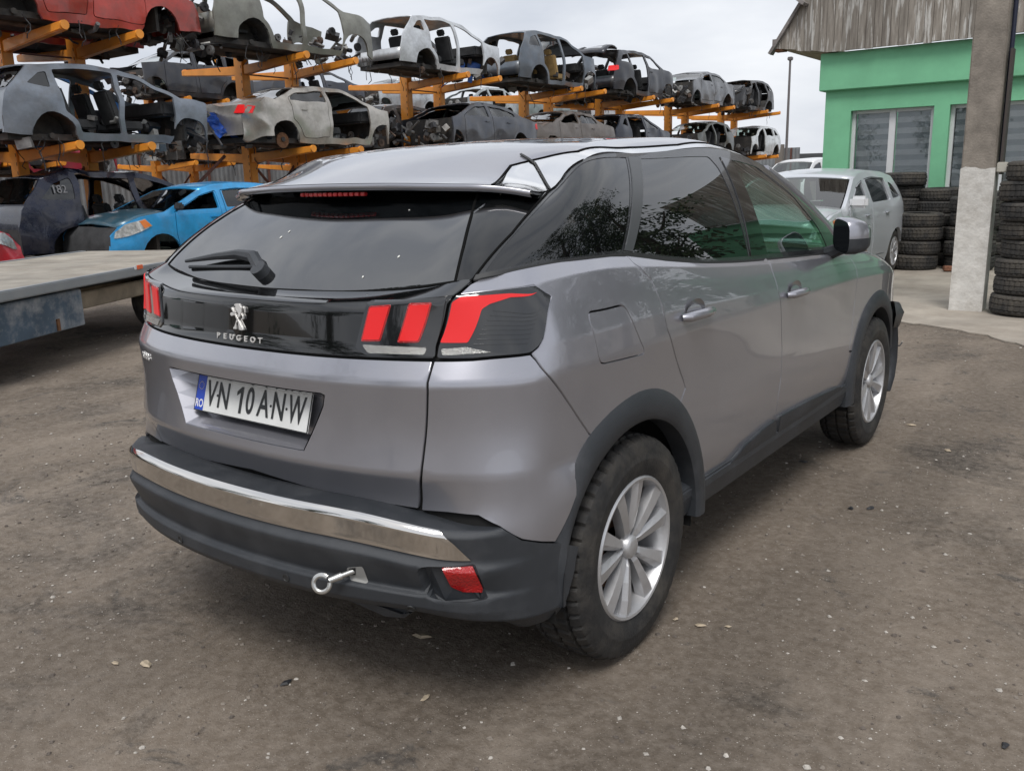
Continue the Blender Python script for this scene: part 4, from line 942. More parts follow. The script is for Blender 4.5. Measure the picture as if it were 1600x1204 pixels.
def build_car(kind, name, label, cat, col, seed=0, doors=(0, 0), glass=(0, 0, 0), windscreen=False, hood=True, rear='panel', cut=None, front_junk=0, lamps=None, tan=False, crumple=(), wires=4, hubs=(), h=.11, group=None, bonnet_mat=None, wheels=False, seatm=None, front_lamps=False, trim_rear=True, tail_open=False, interior=True, roof_m=None, door_m=None):
    """doors: (rear, front) present; glass: (quarter, rear door, front door)"""
    c = Car(kind, name, label, cat, col, seed, h, group); c.crumple = list(crumple)+([(c.L/2, c.L*1.5, .045)] if wires else []); K = c.K; d = K['d']; zb = K['zb']; s3, s4, s8, s9, s11 = K['seg']
    y1 = c.L if cut is None else cut
    holes = []; zs = .13
    wl = lambda y: zb+.03
    def rear_door_shape(z0):
        a = max(d[0], K['ra']+K['ar']*.55 if z0 > .4 else d[0]); return c.opening(a if z0 > .4 else d[0]+.02, d[1], z0, .085)
    def door_low(y0, y1_, rearw):
        if rearw:
            ar = [(K['ra']+K['ar']*1.12*math.cos(R(a)), .10+K['ar']*1.12*math.sin(R(a))) for a in (8, 25, 45, 58)]
            return ar
        return []
    # opening outlines: the rear one follows the wheel arch
    arp = [(K['ra']+(K['ar']+.10)*math.cos(R(a)), .10+(K['ar']+.10)*math.sin(R(a))) for a in (62, 45, 28, 12)]
    yr0 = arp[0][0]
    ys = np.linspace(d[1], yr0-.06, 6); ropen = [(d[1], zs)]+[(y, c.roof(y)-.085) for y in ys]+[arp[0]]+arp[1:]+[(d[0]+.07, zs)]
    ys = np.linspace(d[3], d[2], 8); fopen = [(d[2], zs), (d[3]-.04, zs), (d[3]+.02, .45), (d[3], zb-.02)]+[(y, max(c.roof(y)-.085, zb+.01)) for y in ys]
    rwin = [(d[1]-.04, zb+.05)]+[(y, c.roof(y)-.10) for y in np.linspace(d[1]-.04, yr0, 6)]+[(yr0-.02, zb+.06)]
    fwin = [(d[2]+.04, zb+.04), (d[3]-.12, zb+.03)]+[(y, max(c.roof(y)-.10, zb+.04)) for y in np.linspace(d[3]-.14, d[2]+.04, 8)]
    ropen = rounded(ropen, .04, 2); fopen = rounded(fopen, .04, 2); rwin = rounded(rwin, .03, 2); fwin = rounded(fwin, .03, 2)
    if y1 > d[1]: holes.append(ropen)
    if y1 > d[3]: holes.append(fopen)
    if kind in ('hatch', 'suv'):
        q0, q1 = (.42, yr0-.16) if kind == 'hatch' else (.42, yr0-.13); qw = rounded([(q0, zb+.09), (q1, zb+.07), (q1-.02, c.roof(q1)-.12), (q0+.24, c.roof(q0+.24)-.13)], .04, 2)
        holes.append(qw)
    else: qw = None
    out = c.outline(0, y1); c.side(out, holes)
    if qw is not None and glass[0]: c.side(qw, (), 'quarter_window', W_GLASSD, dx=-.015, th=.006)
    sh = lambda q: list(inset(densify(q, .2), .012))
    for (pres, op, win, gl, nm) in ((doors[0], ropen, rwin, glass[1], 'rear_door'), (doors[1], fopen, fwin, glass[2], 'front_door')):
        sides = (1, -1)
        if pres and (nm == 'rear_door' or y1 > d[3]): c.side(sh(op), [win], nm, door_m or col, dx=.004, th=.05, sides=sides)
        if gl: c.side(win, (), nm+'_window', W_GLASSD if (nm == 'rear_door' and glass[1] == 2) else W_GLASS, dx=-.018, th=.006)
        if pres:
            yh = (d[1]-.75 if nm == 'rear_door' else d[2]+.12); yh = max(yh, yr0-.02) if nm == 'rear_door' else yh
            for sx in (1, -1):
                p = c.P(yh+.06, zb-.10, sx, .02); MB().box(p, (.03, .17, .03)).build('door_handle', col, c.o, bevel=.01)
    # roof and ends
    c.loft(s4, s8, 'roof', roof_m or col, th=.03, crown=.045)
    if windscreen and y1 > d[3]: c.loft(s8, s9, 'windscreen', W_GLASS, inx=.06)
    if hood and y1 >= c.L: c.loft(s9, s11, 'bonnet', bonnet_mat or col, th=.02, crown=.05, dz=.006, inx=.05)
    if y1 >= c.L and hood: c.loft(s11, len(c.T)-1, 'front_panel', W_TRIM if front_lamps else col, crown=0)
    if rear in ('panel', 'glass'):
        c.loft(s3, s4, 'rear_window', W_GLASSD, inx=.10, crown=.02); c.loft(0, s3, 'tailgate', col, crown=0, inx=.012, dz=.0)
        if kind != 'sedan': c.loft(0, 1, 'rear_bumper', W_TRIM, crown=0, inx=.0, dz=-.03)
    elif rear == 'open':
        c.loft(0, 1, 'rear_crossmember', col, crown=0, inx=.02, th=.03); MB().box((0, .5-c.L/2, .30), (1.2, .9, .05)).build('boot_floor', W_TRIM, c.o)
        for x in (-.35, .3): MB().box((x, 1.15-c.L/2, .58), (.56, .14, .58), Matrix.Rotation(R(14), 3, 'X')).build('seat_back', W_BELT if tan else W_TRIM, c.o, bevel=.03)
    if tail_open:
        V = []; F = []; hy, hz = .55-c.L/2, c.roof(.55)+.02
        for i in range(6):
            t = i/5; 
            for j in range(7):
                f = -1+j/3; V.append((f*.62, hy-.08-.80*t, hz+.16*math.sin(t*2.2)+.06*(1-f*f)-.34*t*t))
        for i in range(5):
            for j in range(6): F.append((i*7+j, i*7+j+1, (i+1)*7+j+1, (i+1)*7+j))
        inn_ = [f for f in F if 1 <= f[0]//7 <= 3 and 1 <= f[0] % 7 <= 4]; 
        o = MB().add(V, [f for f in F if f not in inn_]).build('raised_tailgate', col, c.o, smooth=True, recalc=False); md = o.modifiers.new('s', 'SOLIDIFY'); md.thickness = .05
        MB().add(V, inn_).build('tailgate_window', W_GLASS, c.o, smooth=True, recalc=False)
    if lamps:
        for sx in (1, -1):
            zt = zb-.06; y0_ = .02; zl = zt-.17
            V = [c.P(.02, zl, sx, .012), c.P(.17, zl+.03, sx, .012), c.P(.20, zt-.01, sx, .012), c.P(.09, zt, sx, .012)]
            V2 = [Vector((sx*(abs(V[0].x)-.26), V[0].y-.03, zl)), Vector((sx*(abs(V[3].x)-.26), V[3].y-.03, zt))]
            b = MB().add(V+V2+[v+Vector((-sx*.06, .06, 0)) for v in V+V2], [(0, 1, 2, 3), (0, 3, 5, 4), (6, 9, 8, 7), (6, 10, 11, 9), (0, 4, 10, 6), (3, 9, 11, 5), (0, 6, 7, 1), (1, 7, 8, 2), (2, 8, 9, 3), (4, 5, 11, 10)]); b.build('tail_lamp', lamps, c.o, bevel=.008)
    if front_lamps:
        y_, z_ = c.L, zb-.80
        q = [(y_-.72, .60+z_), (y_-.60, .725+z_), (y_-.28, .655+z_), (y_-.13, .55+z_), (y_-.09, .43+z_), (y_-.35, .47+z_)]
        c.side(q, (), 'headlamp', W_LAMP, dx=.014, th=.06)
        c.side([(y_-.70, .605+z_), (y_-.60, .715+z_), (y_-.50, .69+z_), (y_-.57, .575+z_)], (), 'indicator_lamp', W_ORANGE, dx=.020, th=.03)
    c.under(0, min(y1, K['fa']-.45))
    if interior:
        c.seats((d[2]+.25, d[0]+.22) if seatm is None else (d[2]+.25,), W_BELT if tan else seatm)
        if y1 > d[3]: c.dash()
    if front_junk: c.junk((d[3]+.15), max(y1, c.L)-.15 if front_junk > 0 else y1, .05, .62, abs(front_junk))
    if not trim_rear: c.junk(-.75, .55, -.15, .75, 60)
    if wires: c.junk(d[0]-.1, d[3]+.1, .10, .42, 22, .62, 'cabin_clutter', .8); c.junk(.3, min(y1, c.L)-.3, -.06, .03, 16, .80, 'underbody_clutter', .9)
    for q in hubs: c.hub(K[q])
    c.wires(wires*2)
    return c
# ------------------------------------------------------------------ ground
def ground_mat():
    m = bpy.data.materials.new('yard_dirt'); m.use_nodes = True; t = m.node_tree; n = t.nodes; b = n['Principled BSDF']; L = t.links.new
    tcn = n.new('ShaderNodeTexCoord')
    def noi(sc, det=6, ro=.6, dist=0., vec=None):
        a = n.new('ShaderNodeTexNoise'); a.inputs['Scale'].default_value = sc; a.inputs['Detail'].default_value = det; a.inputs['Roughness'].default_value = ro; a.inputs['Distortion'].default_value = dist
        L(vec or tcn.outputs['Object'], a.inputs['Vector']); return a.outputs['Fac']
    def ramp(src, p0, p1, c0, c1):
        r = n.new('ShaderNodeValToRGB'); e = r.color_ramp.elements; e[0].position = p0; e[1].position = p1; e[0].color = (*c0, 1); e[1].color = (*c1, 1); L(src, r.inputs[0]); return r.outputs[0]
    def mix(f, a, c):
        x = n.new('ShaderNodeMix'); x.data_type = 'RGBA'; L(f, x.inputs[0])
        for k, v in ((6, a), (7, c)):
            if isinstance(v, tuple): x.inputs[k].default_value = (*v, 1)
            else: L(v, x.inputs[k])
        return x.outputs[2]
    mpn = n.new('ShaderNodeMapping'); mpn.inputs['Scale'].default_value = (1, .45, 1); mpn.inputs['Rotation'].default_value = (0, 0, R(25)); L(tcn.outputs['Object'], mpn.inputs['Vector'])
    base = ramp(noi(.55, 8, .62), .34, .66, (.104, .083, .064), (.198, .160, .124))
    base = mix(ramp(noi(1.6, 8, .65, .6, mpn.outputs[0]), .50, .72, (0, 0, 0), (.85, .85, .85)), base, (.27, .225, .18))
    base = mix(ramp(noi(.9, 9, .7, .8), .53, .64, (0, 0, 0), (.85, .85, .85)), base, (.048, .041, .035))
    base = mix(ramp(noi(2.7, 7, .7, 1.), .60, .66, (0, 0, 0), (.75, .75, .75)), base, (.040, .038, .037))
    base = mix(ramp(noi(24, 6, .75), .40, .66, (0, 0, 0), (.45, .45, .45)), base, (.33, .285, .24))
    mpt = n.new('ShaderNodeMapping'); mpt.inputs['Scale'].default_value = (2.4, .10, 1); mpt.inputs['Rotation'].default_value = (0, 0, R(-14)); L(tcn.outputs['Object'], mpt.inputs['Vector'])
    base = mix(ramp(noi(1.0, 3, .5, .3, mpt.outputs[0]), .50, .60, (0, 0, 0), (.16, .16, .16)), base, (.062, .051, .041))
    vo = n.new('ShaderNodeTexVoronoi'); vo.inputs['Scale'].default_value = 55; L(tcn.outputs['Object'], vo.inputs['Vector'])
    sp = ramp(vo.outputs['Distance'], .10, .16, (1, 1, 1), (0, 0, 0)); g2 = ramp(noi(31, 2), .56, .62, (0, 0, 0), (1, 1, 1))
    mm = n.new('ShaderNodeMath'); mm.operation = 'MULTIPLY'; L(sp, mm.inputs[0]); L(g2, mm.inputs[1])
    base = mix(mm.outputs[0], base, (.52, .48, .43))
    v2 = n.new('ShaderNodeTexVoronoi'); v2.inputs['Scale'].default_value = 150; L(tcn.outputs['Object'], v2.inputs['Vector']); m2 = n.new('ShaderNodeMath'); m2.operation = 'MULTIPLY'; L(ramp(v2.outputs['Distance'], .16, .24, (.8, .8, .8), (0, 0, 0)), m2.inputs[0]); L(ramp(noi(60, 2), .52, .58, (0, 0, 0), (1, 1, 1)), m2.inputs[1]); base = mix(m2.outputs[0], base, (.40, .36, .31))
    v3 = n.new('ShaderNodeTexVoronoi'); v3.inputs['Scale'].default_value = 95; L(tcn.outputs['Object'], v3.inputs['Vector']); m3 = n.new('ShaderNodeMath'); m3.operation = 'MULTIPLY'; L(ramp(v3.outputs['Distance'], .14, .22, (.8, .8, .8), (0, 0, 0)), m3.inputs[0]); L(ramp(noi(43, 2), .55, .6, (0, 0, 0), (1, 1, 1)), m3.inputs[1]); base = mix(m3.outputs[0], base, (.035, .031, .028))
    L(base, b.inputs['Base Color'])
    rr = n.new('ShaderNodeMapRange'); L(noi(1.1, 8, .7, .8), rr.inputs[0]); rr.inputs[1].default_value = .5; rr.inputs[2].default_value = .66; rr.inputs[3].default_value = .92; rr.inputs[4].default_value = .62; L(rr.outputs[0], b.inputs['Roughness'])
    b.inputs['Specular IOR Level'].default_value = .3
    ad = n.new('ShaderNodeMath'); ad.operation = 'ADD'; q = n.new('ShaderNodeMath'); q.operation = 'MULTIPLY'; q.inputs[1].default_value = .35; L(noi(90, 6, .7), q.inputs[0]); L(q.outputs[0], ad.inputs[0]); L(noi(9, 8, .68), ad.inputs[1])
    bp = n.new('ShaderNodeBump'); bp.inputs['Strength'].default_value = .55; bp.inputs['Distance'].default_value = .035; L(ad.outputs[0], bp.inputs['Height']); L(bp.outputs[0], b.inputs['Normal'])
    return m
gx = np.concatenate([np.linspace(-400, -40, 10), np.linspace(-36, 30, 67), np.linspace(40, 300, 8)]); gy = np.concatenate([np.linspace(-300, -30, 8), np.linspace(-26, 70, 97), np.linspace(80, 500, 10)])
V = []; 
for y in gy:
    for x in gx:
        near = max(abs(x-0)/1.6, abs(y-2)/3.2); k = min(1, max(0, (near-1)/2)); z = (.03*mnoise.noise(Vector((x*.35, y*.35, 0)))-.012)*k if (abs(x) < 30 and abs(y) < 60) else 0
        V.append((x, y, min(z, .012)))
nx_ = len(gx); g = mesh('ground', V, [(j*nx_+i, j*nx_+i+1, (j+1)*nx_+i+1, (j+1)*nx_+i) for j in range(len(gy)-1) for i in range(nx_-1)], ground_mat(), smooth=True); g['kind'] = 'structure'
# pale concrete apron in front of the building
ap = [(-3.4, 14.40), (5.5, 14.40), (5.5, 5.6), (2.6, 6.1), (1.30, 6.72), (.95, 7.25), (.2, 7.75), (-.6, 7.95), (-3.4, 8.3)]
rj_ = random.Random(4); apd = densify(ap, .12); ap = [(p[0]+(rj_.uniform(-.05, .05)+.10*math.sin(p[0]*5+p[1]*3) if p[1] < 9 else 0), p[1]+(rj_.uniform(-.05, .05)+.08*math.sin(p[0]*4) if p[1] < 9 else 0)) for p in apd]
o = MB().prism(ap, 'z', .0, .013).build('concrete_apron', mat('concrete_pale', (.36, .32, .27), .85, var=.3, vscale=1.1, dirt=.75, dcol=(.21, .175, .14), dscale=1.5, bump=.4, bscale=40), None); o['kind'] = 'structure'
# loose stones and bits near the car
rnd = random.Random(5); b = MB()
def chip(b, x, y, s, fl=.5):
    n = rnd.randint(4, 6); V = [Vector((x+s*math.cos(2*math.pi*i/n)*rnd.uniform(.6, 1.2), y+s*math.sin(2*math.pi*i/n)*rnd.uniform(.6, 1.2), .001)) for i in range(n)]
    T = [Vector((x+(v.x-x)*.6, y+(v.y-y)*.6, s*fl*rnd.uniform(.6, 1.3))) for v in V]
    b.add(V+T, [tuple(range(n, 2*n))]+[(i, (i+1) % n, n+(i+1) % n, n+i) for i in range(n)])
bs_ = [MB() for _ in range(3)]
for k in range(10500):
    nr_ = k % 3; x = rnd.uniform(-7, 5) if nr_ == 0 else rnd.uniform(-3.2, 3.8); y = rnd.uniform(-1.2, 9) if nr_ == 0 else rnd.uniform(-1.1, 4.2); chip(bs_[rnd.choice([0, 0, 1, 1, 2])], x, y, rnd.choice([.0025, .003, .0035, .004, .005, .006, .009]) if nr_ else rnd.choice([.005, .006, .008, .011]))
for q, c in zip(bs_, ((.12, .10, .085), (.22, .19, .16), (.42, .39, .35))):
    o = q.build('gravel', mat('gravel_%d' % int(c[0]*100), c, .9, var=.3, vscale=40)); o['kind'] = 'stuff'
M_CHIPP = mat('pale_chip', (.40, .33, .24), .85, var=.3, vscale=40); M_CHIPD = mat('dark_scrap', (.02, .021, .024), .6, var=.4, vscale=30)
for i, (px_, py_, s, dk, lab) in enumerate(((660, 995, .035, 0, 'pale stone chip on the dirt under the rear bumper'), (228, 1038, .030, 0, 'flat pale stone on the dirt in the left foreground'), (180, 1037, .016, 0, 'small pale stone left of the flat stone in the left foreground'), (665, 1092, .022, 0, 'pale stone chip on the dirt below the rear wheel'), (1056, 968, .016, 0, 'round pale pebble just ahead of the rear wheel'), (1093, 978, .022, 0, 'flat tan stone right of the round pebble by the rear wheel'), (1138, 980, .018, 0, 'pale stone third from the rear wheel'), (446, 1068, .030, 1, 'black rubber scrap on the dirt behind the bumper'), (1330, 795, .028, 1, 'black scrap on the dirt right of the car'), (1255, 722, .030, 1, 'dark scrap on the dirt beside the sill'), (1482, 705, .028, 0, 'pale flat stone at the right beyond the front wheel'), (1424, 665, .030, 0, 'pale flat stone nearest the front wheel'), (1360, 795, .03, 1, 'second black scrap right of the car'), (1570, 1165, .02, 1, 'dark scrap in the bottom right corner'))):
    p = at(px_, py_, z=0); q = MB(); chip(q, 0, 0, s, .28); o = q.build('stone_chip' if not dk else 'rubber_scrap', M_CHIPD if dk else M_CHIPP); o.location = (p[0], p[1], .004); o.scale = (.95, .5, .8); o.rotation_euler = (0, 0, rnd.uniform(0, 3)); tag(o, lab, 'stone' if not dk else 'scrap')
# ------------------------------------------------------------------ green building
M_GREEN = mat('green_render', (.195, .515, .300), .8, var=.09, vscale=1.6, bump=.25, bscale=160, dirt=.22, dcol=(.11, .27, .15), dscale=1.2)
M_FRAMEW = mat('pvc_white', (.66, .67, .68), .4, dirt=.2, dcol=(.3, .3, .28)); M_BLIND = mat('blind_dark', (.44, .48, .50), .6, var=.1, vscale=4); M_BLINDL = mat('blind_light', (.74, .76, .77), .7, var=.1, vscale=4)
WY = 14.45
bld = thing('green_building', 'green rendered building with weathered plank gable and blinds in its windows', 'building', (-2.9, WY, 0))
def bpart(mb, name, m, **k):
    o = mb.build(name, m, bld, **k); o.location = (2.9, -WY, 0); return o
wins = [(-2.47, -1.18), (-.95, .55), (.95, 2.4)]; zt, zw = 2.45, .95
wall = MB()
xs = [-2.9]+[v for w_ in wins for v in w_]+[6.0]
for i in range(0, len(xs), 2): wall.box(((xs[i]+xs[i+1])/2, WY+.15, 1.5), (xs[i+1]-xs[i], .30, 3.0))
for (a, c) in wins: wall.box(((a+c)/2, WY+.151, (zt+3.0)/2), (c-a, .298, 3.0-zt)); wall.box(((a+c)/2, WY+.151, zw/2), (c-a, .298, zw))
wall.box((-2.75, WY+4.3, 1.5), (.30, 8., 3.0)); bpart(wall, 'wall', M_GREEN)
bpart(MB().box((1.5, WY+.10, 3.09), (8.98, .40, .60)).box((-2.79, WY+4.3, 3.09), (.40, 8, .60)), 'fascia_band', M_GREEN, bevel=.012)
bpart(MB().box((1.6, WY+4.3, 1.5), (8.2, .1, 2.9)), 'inner_wall', M_DARK)
for (a, c) in wins:
    fr = MB(); yy = WY+.14
    for (x0, x1) in ((a, a+.06), (c-.06, c), ((a+c)/2-.05, (a+c)/2+.05)): fr.box(((x0+x1)/2, yy, (zt+zw)/2), (x1-x0, .07, zt-zw-.002))
    for (z0, z1) in ((zt-.055, zt), (zw, zw+.06)): fr.box(((a+c)/2, yy+.002, (z0+z1)/2), (c-a-.02, .066, z1-z0))
    f_ = bpart(fr, 'window_frame', M_FRAMEW, bevel=.004)
    for (x0, x1) in ((a+.06, (a+c)/2-.05), ((a+c)/2+.05, c-.06)):
        o = MB().box(((x0+x1)/2, yy+.005, (zt+zw)/2), (x1-x0, .006, zt-zw-.1)).build('pane', glassmat('house_glass', (.94, .96, .96), .02, ior=1.38), f_)
        n_ = 16; hh = (zt-zw-.12)/n_
        for k in range(n_):
            o = MB().box(((x0+x1)/2, yy+.07+(.004 if k % 2 else 0), zw+.07+hh*(k+.5)), (x1-x0-.01, .003, hh*1.02)).build('blind_slat', M_BLIND if k % 2 else M_BLINDL, f_)
    bpart(MB().box(((a+c)/2, WY-.03, zw-.02), (c-a+.1, .14, .03)), 'window_sill', M_FRAMEW)
def plank_mat():
    m = bpy.data.materials.new('weathered_plank'); m.use_nodes = True; t = m.node_tree; n = t.nodes; b = n['Principled BSDF']; L = t.links.new
    tcn = n.new('ShaderNodeTexCoord'); oi = n.new('ShaderNodeObjectInfo'); mpn = n.new('ShaderNodeMapping'); mpn.inputs['Scale'].default_value = (16, 16, 1.6); L(tcn.outputs['Object'], mpn.inputs['Vector'])
    def nr(vec, sc, p0, p1, c0, c1):
        a = n.new('ShaderNodeTexNoise'); a.inputs['Scale'].default_value = sc; a.inputs['Detail'].default_value = 7; a.inputs['Roughness'].default_value = .65; L(vec, a.inputs['Vector'])
        r = n.new('ShaderNodeValToRGB'); e = r.color_ramp.elements; e[0].position = p0; e[1].position = p1; e[0].color = (*c0, 1); e[1].color = (*c1, 1); L(a.outputs['Fac'], r.inputs[0]); return r.outputs[0]
    base = nr(mpn.outputs[0], 1.3, .3, .7, (.15, .13, .11), (.34, .31, .27))
    peel = nr(mpn.outputs[0], .9, .54, .62, (0, 0, 0), (.9, .9, .9)); x = n.new('ShaderNodeMix'); x.data_type = 'RGBA'; x.inputs[7].default_value = (.56, .55, .52, 1); L(base, x.inputs[6]); L(peel, x.inputs[0])
    hv = n.new('ShaderNodeHueSaturation'); mr = n.new('ShaderNodeMapRange'); mr.inputs[3].default_value = .78; mr.inputs[4].default_value = 1.18; L(oi.outputs['Random'], mr.inputs[0]); L(mr.outputs[0], hv.inputs['Value']); L(x.outputs[2], hv.inputs['Color']); L(hv.outputs[0], b.inputs['Base Color']); b.inputs['Roughness'].default_value = .9
    return m
M_PLANK = plank_mat()
y_p = WY-.22; zb_ = 3.385
gl_bot = at(1210, 80, y=y_p); gl_top = at(1254, 8, y=y_p); rr_ = random.Random(3); x = gl_bot[0]; k = 0
while x < 5.2:
    w_ = .125; zlo = zb_+.17*max(0, min(1, (-2.85-x)/.95)); 
    sl_ = (gl_top[2]-gl_bot[2])/(gl_top[0]-gl_bot[0]); ztop = [min(5.6, gl_bot[2]+sl_*(xx-gl_bot[0])) if xx < gl_top[0] else 5.6 for xx in (x, x+w_)]
    zlo2 = zb_+.17*max(0, min(1, (-2.85-x-w_)/.95)); q = rr_.uniform(-.012, .012); dy = rr_.uniform(-.006, .006)
    bpart(MB().prism([(x+.003, zlo+q), (x+w_-.003, zlo2+q), (x+w_-.003, max(ztop[1], zlo2+q+.02)), (x+.003, max(ztop[0], zlo+q+.02))], 'y', y_p-.012+dy, y_p+.012+dy), 'plank', M_PLANK); x += w_; k += 1
bpart(MB().box((1.2, y_p+.03, 4.5), (8., .02, 2.2)), 'gable_backing', M_DARK)
bpart(MB().box((1.2, y_p+.12, 3.43), (8.2, .22, .03)), 'soffit_strip', mat('soffit_wood', (.33, .27, .20), .8, var=.4, vscale=7))
d_ = gl_top-gl_bot; a0 = math.atan2(d_[2], d_[0]); bpart(MB().box(((gl_bot[0]+gl_top[0])/2-.03, y_p-.01, (gl_bot[2]+gl_top[2])/2), (np.linalg.norm(d_)+.12, .16, .05), Matrix.Rotation(-a0, 3, 'Y')), 'barge_board', mat('barge_grey', (.22, .20, .19), .8, var=.4, vscale=6))
bpart(MB().box((gl_top[0]-.06, y_p+.2, gl_top[2]+.10), (.40, .9, .05), Matrix.Rotation(R(38), 3, 'Y')), 'eave_board', mat('barge_grey'))
bpart(MB().box((gl_bot[0]+.50, WY+2.4, 3.50), (1.05, 5.2, .05), Matrix.Rotation(R(9), 3, 'Y')), 'soffit', mat('soffit_wood', (.33, .27, .20), .8, var=.4, vscale=7))
bpart(MB().box((gl_bot[0]+.06, WY-.10, 3.56), (.16, .22, .14)), 'rafter_end', mat('rafter_brown', (.20, .09, .045), .8))
bpart(MB().box((gl_bot[0]-.02, WY+2.4, 3.64), (.06, 5.2, .10)), 'eave_edge', mat('barge_grey'))
# ------------------------------------------------------------------ concrete post
p0 = at(1483, 486, z=0); p1 = at(1531, 490, z=0)
post = thing('concrete_post', 'tall concrete post with whitewashed base beside the tyre stack', 'post', ((p0[0]+p1[0])/2, p0[1]+.12, 0))
M_CONC = mat('post_concrete', (.25, .222, .19), .9, var=.35, vscale=4, bump=.5, bscale=50); M_WASH = mat('whitewash', (.66, .645, .61), .85, var=.12, vscale=7, dirt=.55, dcol=(.22, .19, .15), dscale=5, bump=.5, bscale=35)
wd = .31
MB().box((0, 0, 2.95), (wd, .24, 5.9)).build('shaft', M_CONC, post, bevel=.012)
wz = MB(); 
rr_ = random.Random(8); NN = 12
V = []; F = []
ring = [(-wd/2-.004, -.124), (wd/2+.004, -.124), (wd/2+.004, .124), (-wd/2-.004, .124)]
rp_ = densify(ring, .05); n_ = len(rp_)
tops = [1.47+.012*math.sin(i*.9)+rr_.uniform(-.006, .006) for i in range(n_)]
V = [(p[0], p[1], .0) for p in rp_]+[(p[0], p[1], tops[i]) for i, p in enumerate(rp_)]
mesh('whitewash_coat', V, [(i, (i+1) % n_, n_+(i+1) % n_, n_+i) for i in range(n_)], M_WASH, post)
MB().tube([(wd/2+.03, .0, 1.5), (wd/2+.03, 0, 5.8)], .022, 10).build('cable_conduit', mat('conduit_blue', (.02, .025, .05), .4), post, smooth=True)
MB().box((wd/2+.045, -.01, 2.0), (.025, .14, 1.2)).build('cover_strip', mat('strip_dark', (.06, .05, .045), .7), post)
MB().box((wd/2+.06, -.06, 1.47), (.10, .08, .10)).build('junction_box', mat('box_cream', (.5, .48, .42), .6), post, bevel=.008)
# ------------------------------------------------------------------ tyres in stacks
def tyre_obj(rad, wid, name='tyre'):
    V, F = tyre_mesh(rad, wid, rad*.62, True, 144); V = [(y, z, x) for x, y, z in V]; me = bpy.data.meshes.new(name); me.from_pydata(V, [], F)
    b = bmesh.new(); b.from_mesh(me); bmesh.ops.recalc_face_normals(b, faces=b.faces); b.to_mesh(me); b.free(); me.polygons.foreach_set('use_smooth', [True]*len(me.polygons)); me.set_sharp_from_angle(angle=R(38)); me.materials.append(M_TYREO); return me
M_TYREO = mat('old_tyre', (.030, .029, .028), .8, var=.4, vscale=9, dirt=.75, dcol=(.11, .095, .075), dscale=5, bump=.25, bscale=70)
TM = [tyre_obj(.335, .205), tyre_obj(.32, .185), tyre_obj(.35, .225), tyre_obj(.31, .195)]; TWD = [.205, .185, .225, .195]; TRD = [.335, .32, .35, .31]
ordn = ['bottom', 'second', 'third', 'fourth', 'fifth', 'sixth', 'seventh', 'eighth', 'ninth']
def stack(x, y, n, where, seed, kinds=None):
    r = random.Random(seed); z = .016
    for k in range(n):
        i = r.choice(kinds or [0, 1, 2, 3]); o = bpy.data.objects.new('tyre', TM[i]); COL.objects.link(o); o.location = (x+r.uniform(-.035, .035), y+r.uniform(-.03, .03), z+TWD[i]/2); o.rotation_euler = (R(r.uniform(-1.5, 1.5)), R(r.uniform(-1.5, 1.5)), r.uniform(0, 6)); z += TWD[i]-.004
        lab = ('topmost tyre of ' if k == n-1 else ('bottom tyre of ' if k == 0 else ordn[k]+' tyre from the ground in '))+where
        tag(o, lab, 'tyre', 'stacked used tyres')
stack(.985, 8.86, 8, 'the tall stack right of the white post', 1, [0, 1, 3])
stack(-1.00, 13.05, 4, 'the low stack beside the silver hatchback', 2, [2, 0])
stack(-1.42, 13.75, 7, 'the tall stack under the green building window', 3, [0, 1, 2])
stack(-.86, 13.80, 6, 'the stack behind the low stack by the wall', 4, [0, 3])
stack(-.28, 13.25, 5, 'the stack left behind the white post', 6, [0, 2])
stack(-.18, 13.95, 6, 'the stack against the wall behind the white post', 9, [0, 1])
stack(1.70, 9.05, 8, 'the stack furthest right behind the white post', 7, [0, 1])
o = MB().box((-.42, 12.78, .06), (.24, .12, .07), Matrix.Rotation(.4, 3, 'Z')).build('broken_brick', mat('brick_red', (.22, .10, .06), .9, var=.4, vscale=20), None, bevel=.01); tag(o, 'broken brown brick on the ground before the tyre stacks', 'brick')
# ------------------------------------------------------------------ flatbed transporter
A_ = at(0, 456, z=.73); B_ = at(300, 402, z=.73); dv_ = Vector((B_[0]-A_[0], B_[1]-A_[1], 0)).normalized(); rzt = math.atan2(dv_.y, dv_.x)
tr = thing('flatbed_truck', 'flatbed car transporter with steel deck and scratched blue side locker', 'truck', (A_[0], A_[1], 0), rzt)   # local x runs along the deck, y to its far side
M_DECK = mat('deck_steel', (.36, .33, .28), .62, .25, var=.28, vscale=2.2, dirt=.8, dcol=(.20, .165, .13), dscale=1.7, bump=.3, bscale=60)
M_RAILG = mat('rail_grey', (.30, .32, .34), .5, .3, var=.2, vscale=3, dirt=.5, dcol=(.22, .2, .17))
x0, x1 = -3.2, 4.25
for k in range(9): MB().box((x0+(x1-x0)*(k+.5)/9, 1.06, .70), ((x1-x0)/9-.006, 1.98, .05)).build('deck_plate', M_DECK, tr, bevel=.004)
for y in (.03, 2.09): MB().box(((x0+x1)/2, y, .69), (x1-x0, .07, .085)).build('side_rail', M_RAILG, tr, bevel=.01)
MB().box(((x0+x1)/2, 1.0, .62), (x1-x0-.3, 1.5, .06)).build('deck_frame', mat('chassis_dark', (.05, .045, .04), .8), tr)
for y in (.62, 1.5): MB().box(((x0+x1)/2, y, .47), (x1-x0-.4, .09, .22)).build('chassis_beam', mat('chassis_tan', (.25, .205, .15), .8, var=.3, vscale=5, dirt=.5), tr)
MB().box((2.0, .16, .50), (2.2, .05, .15)).build('side_guard', mat('chassis_tan'), tr, bevel=.01)
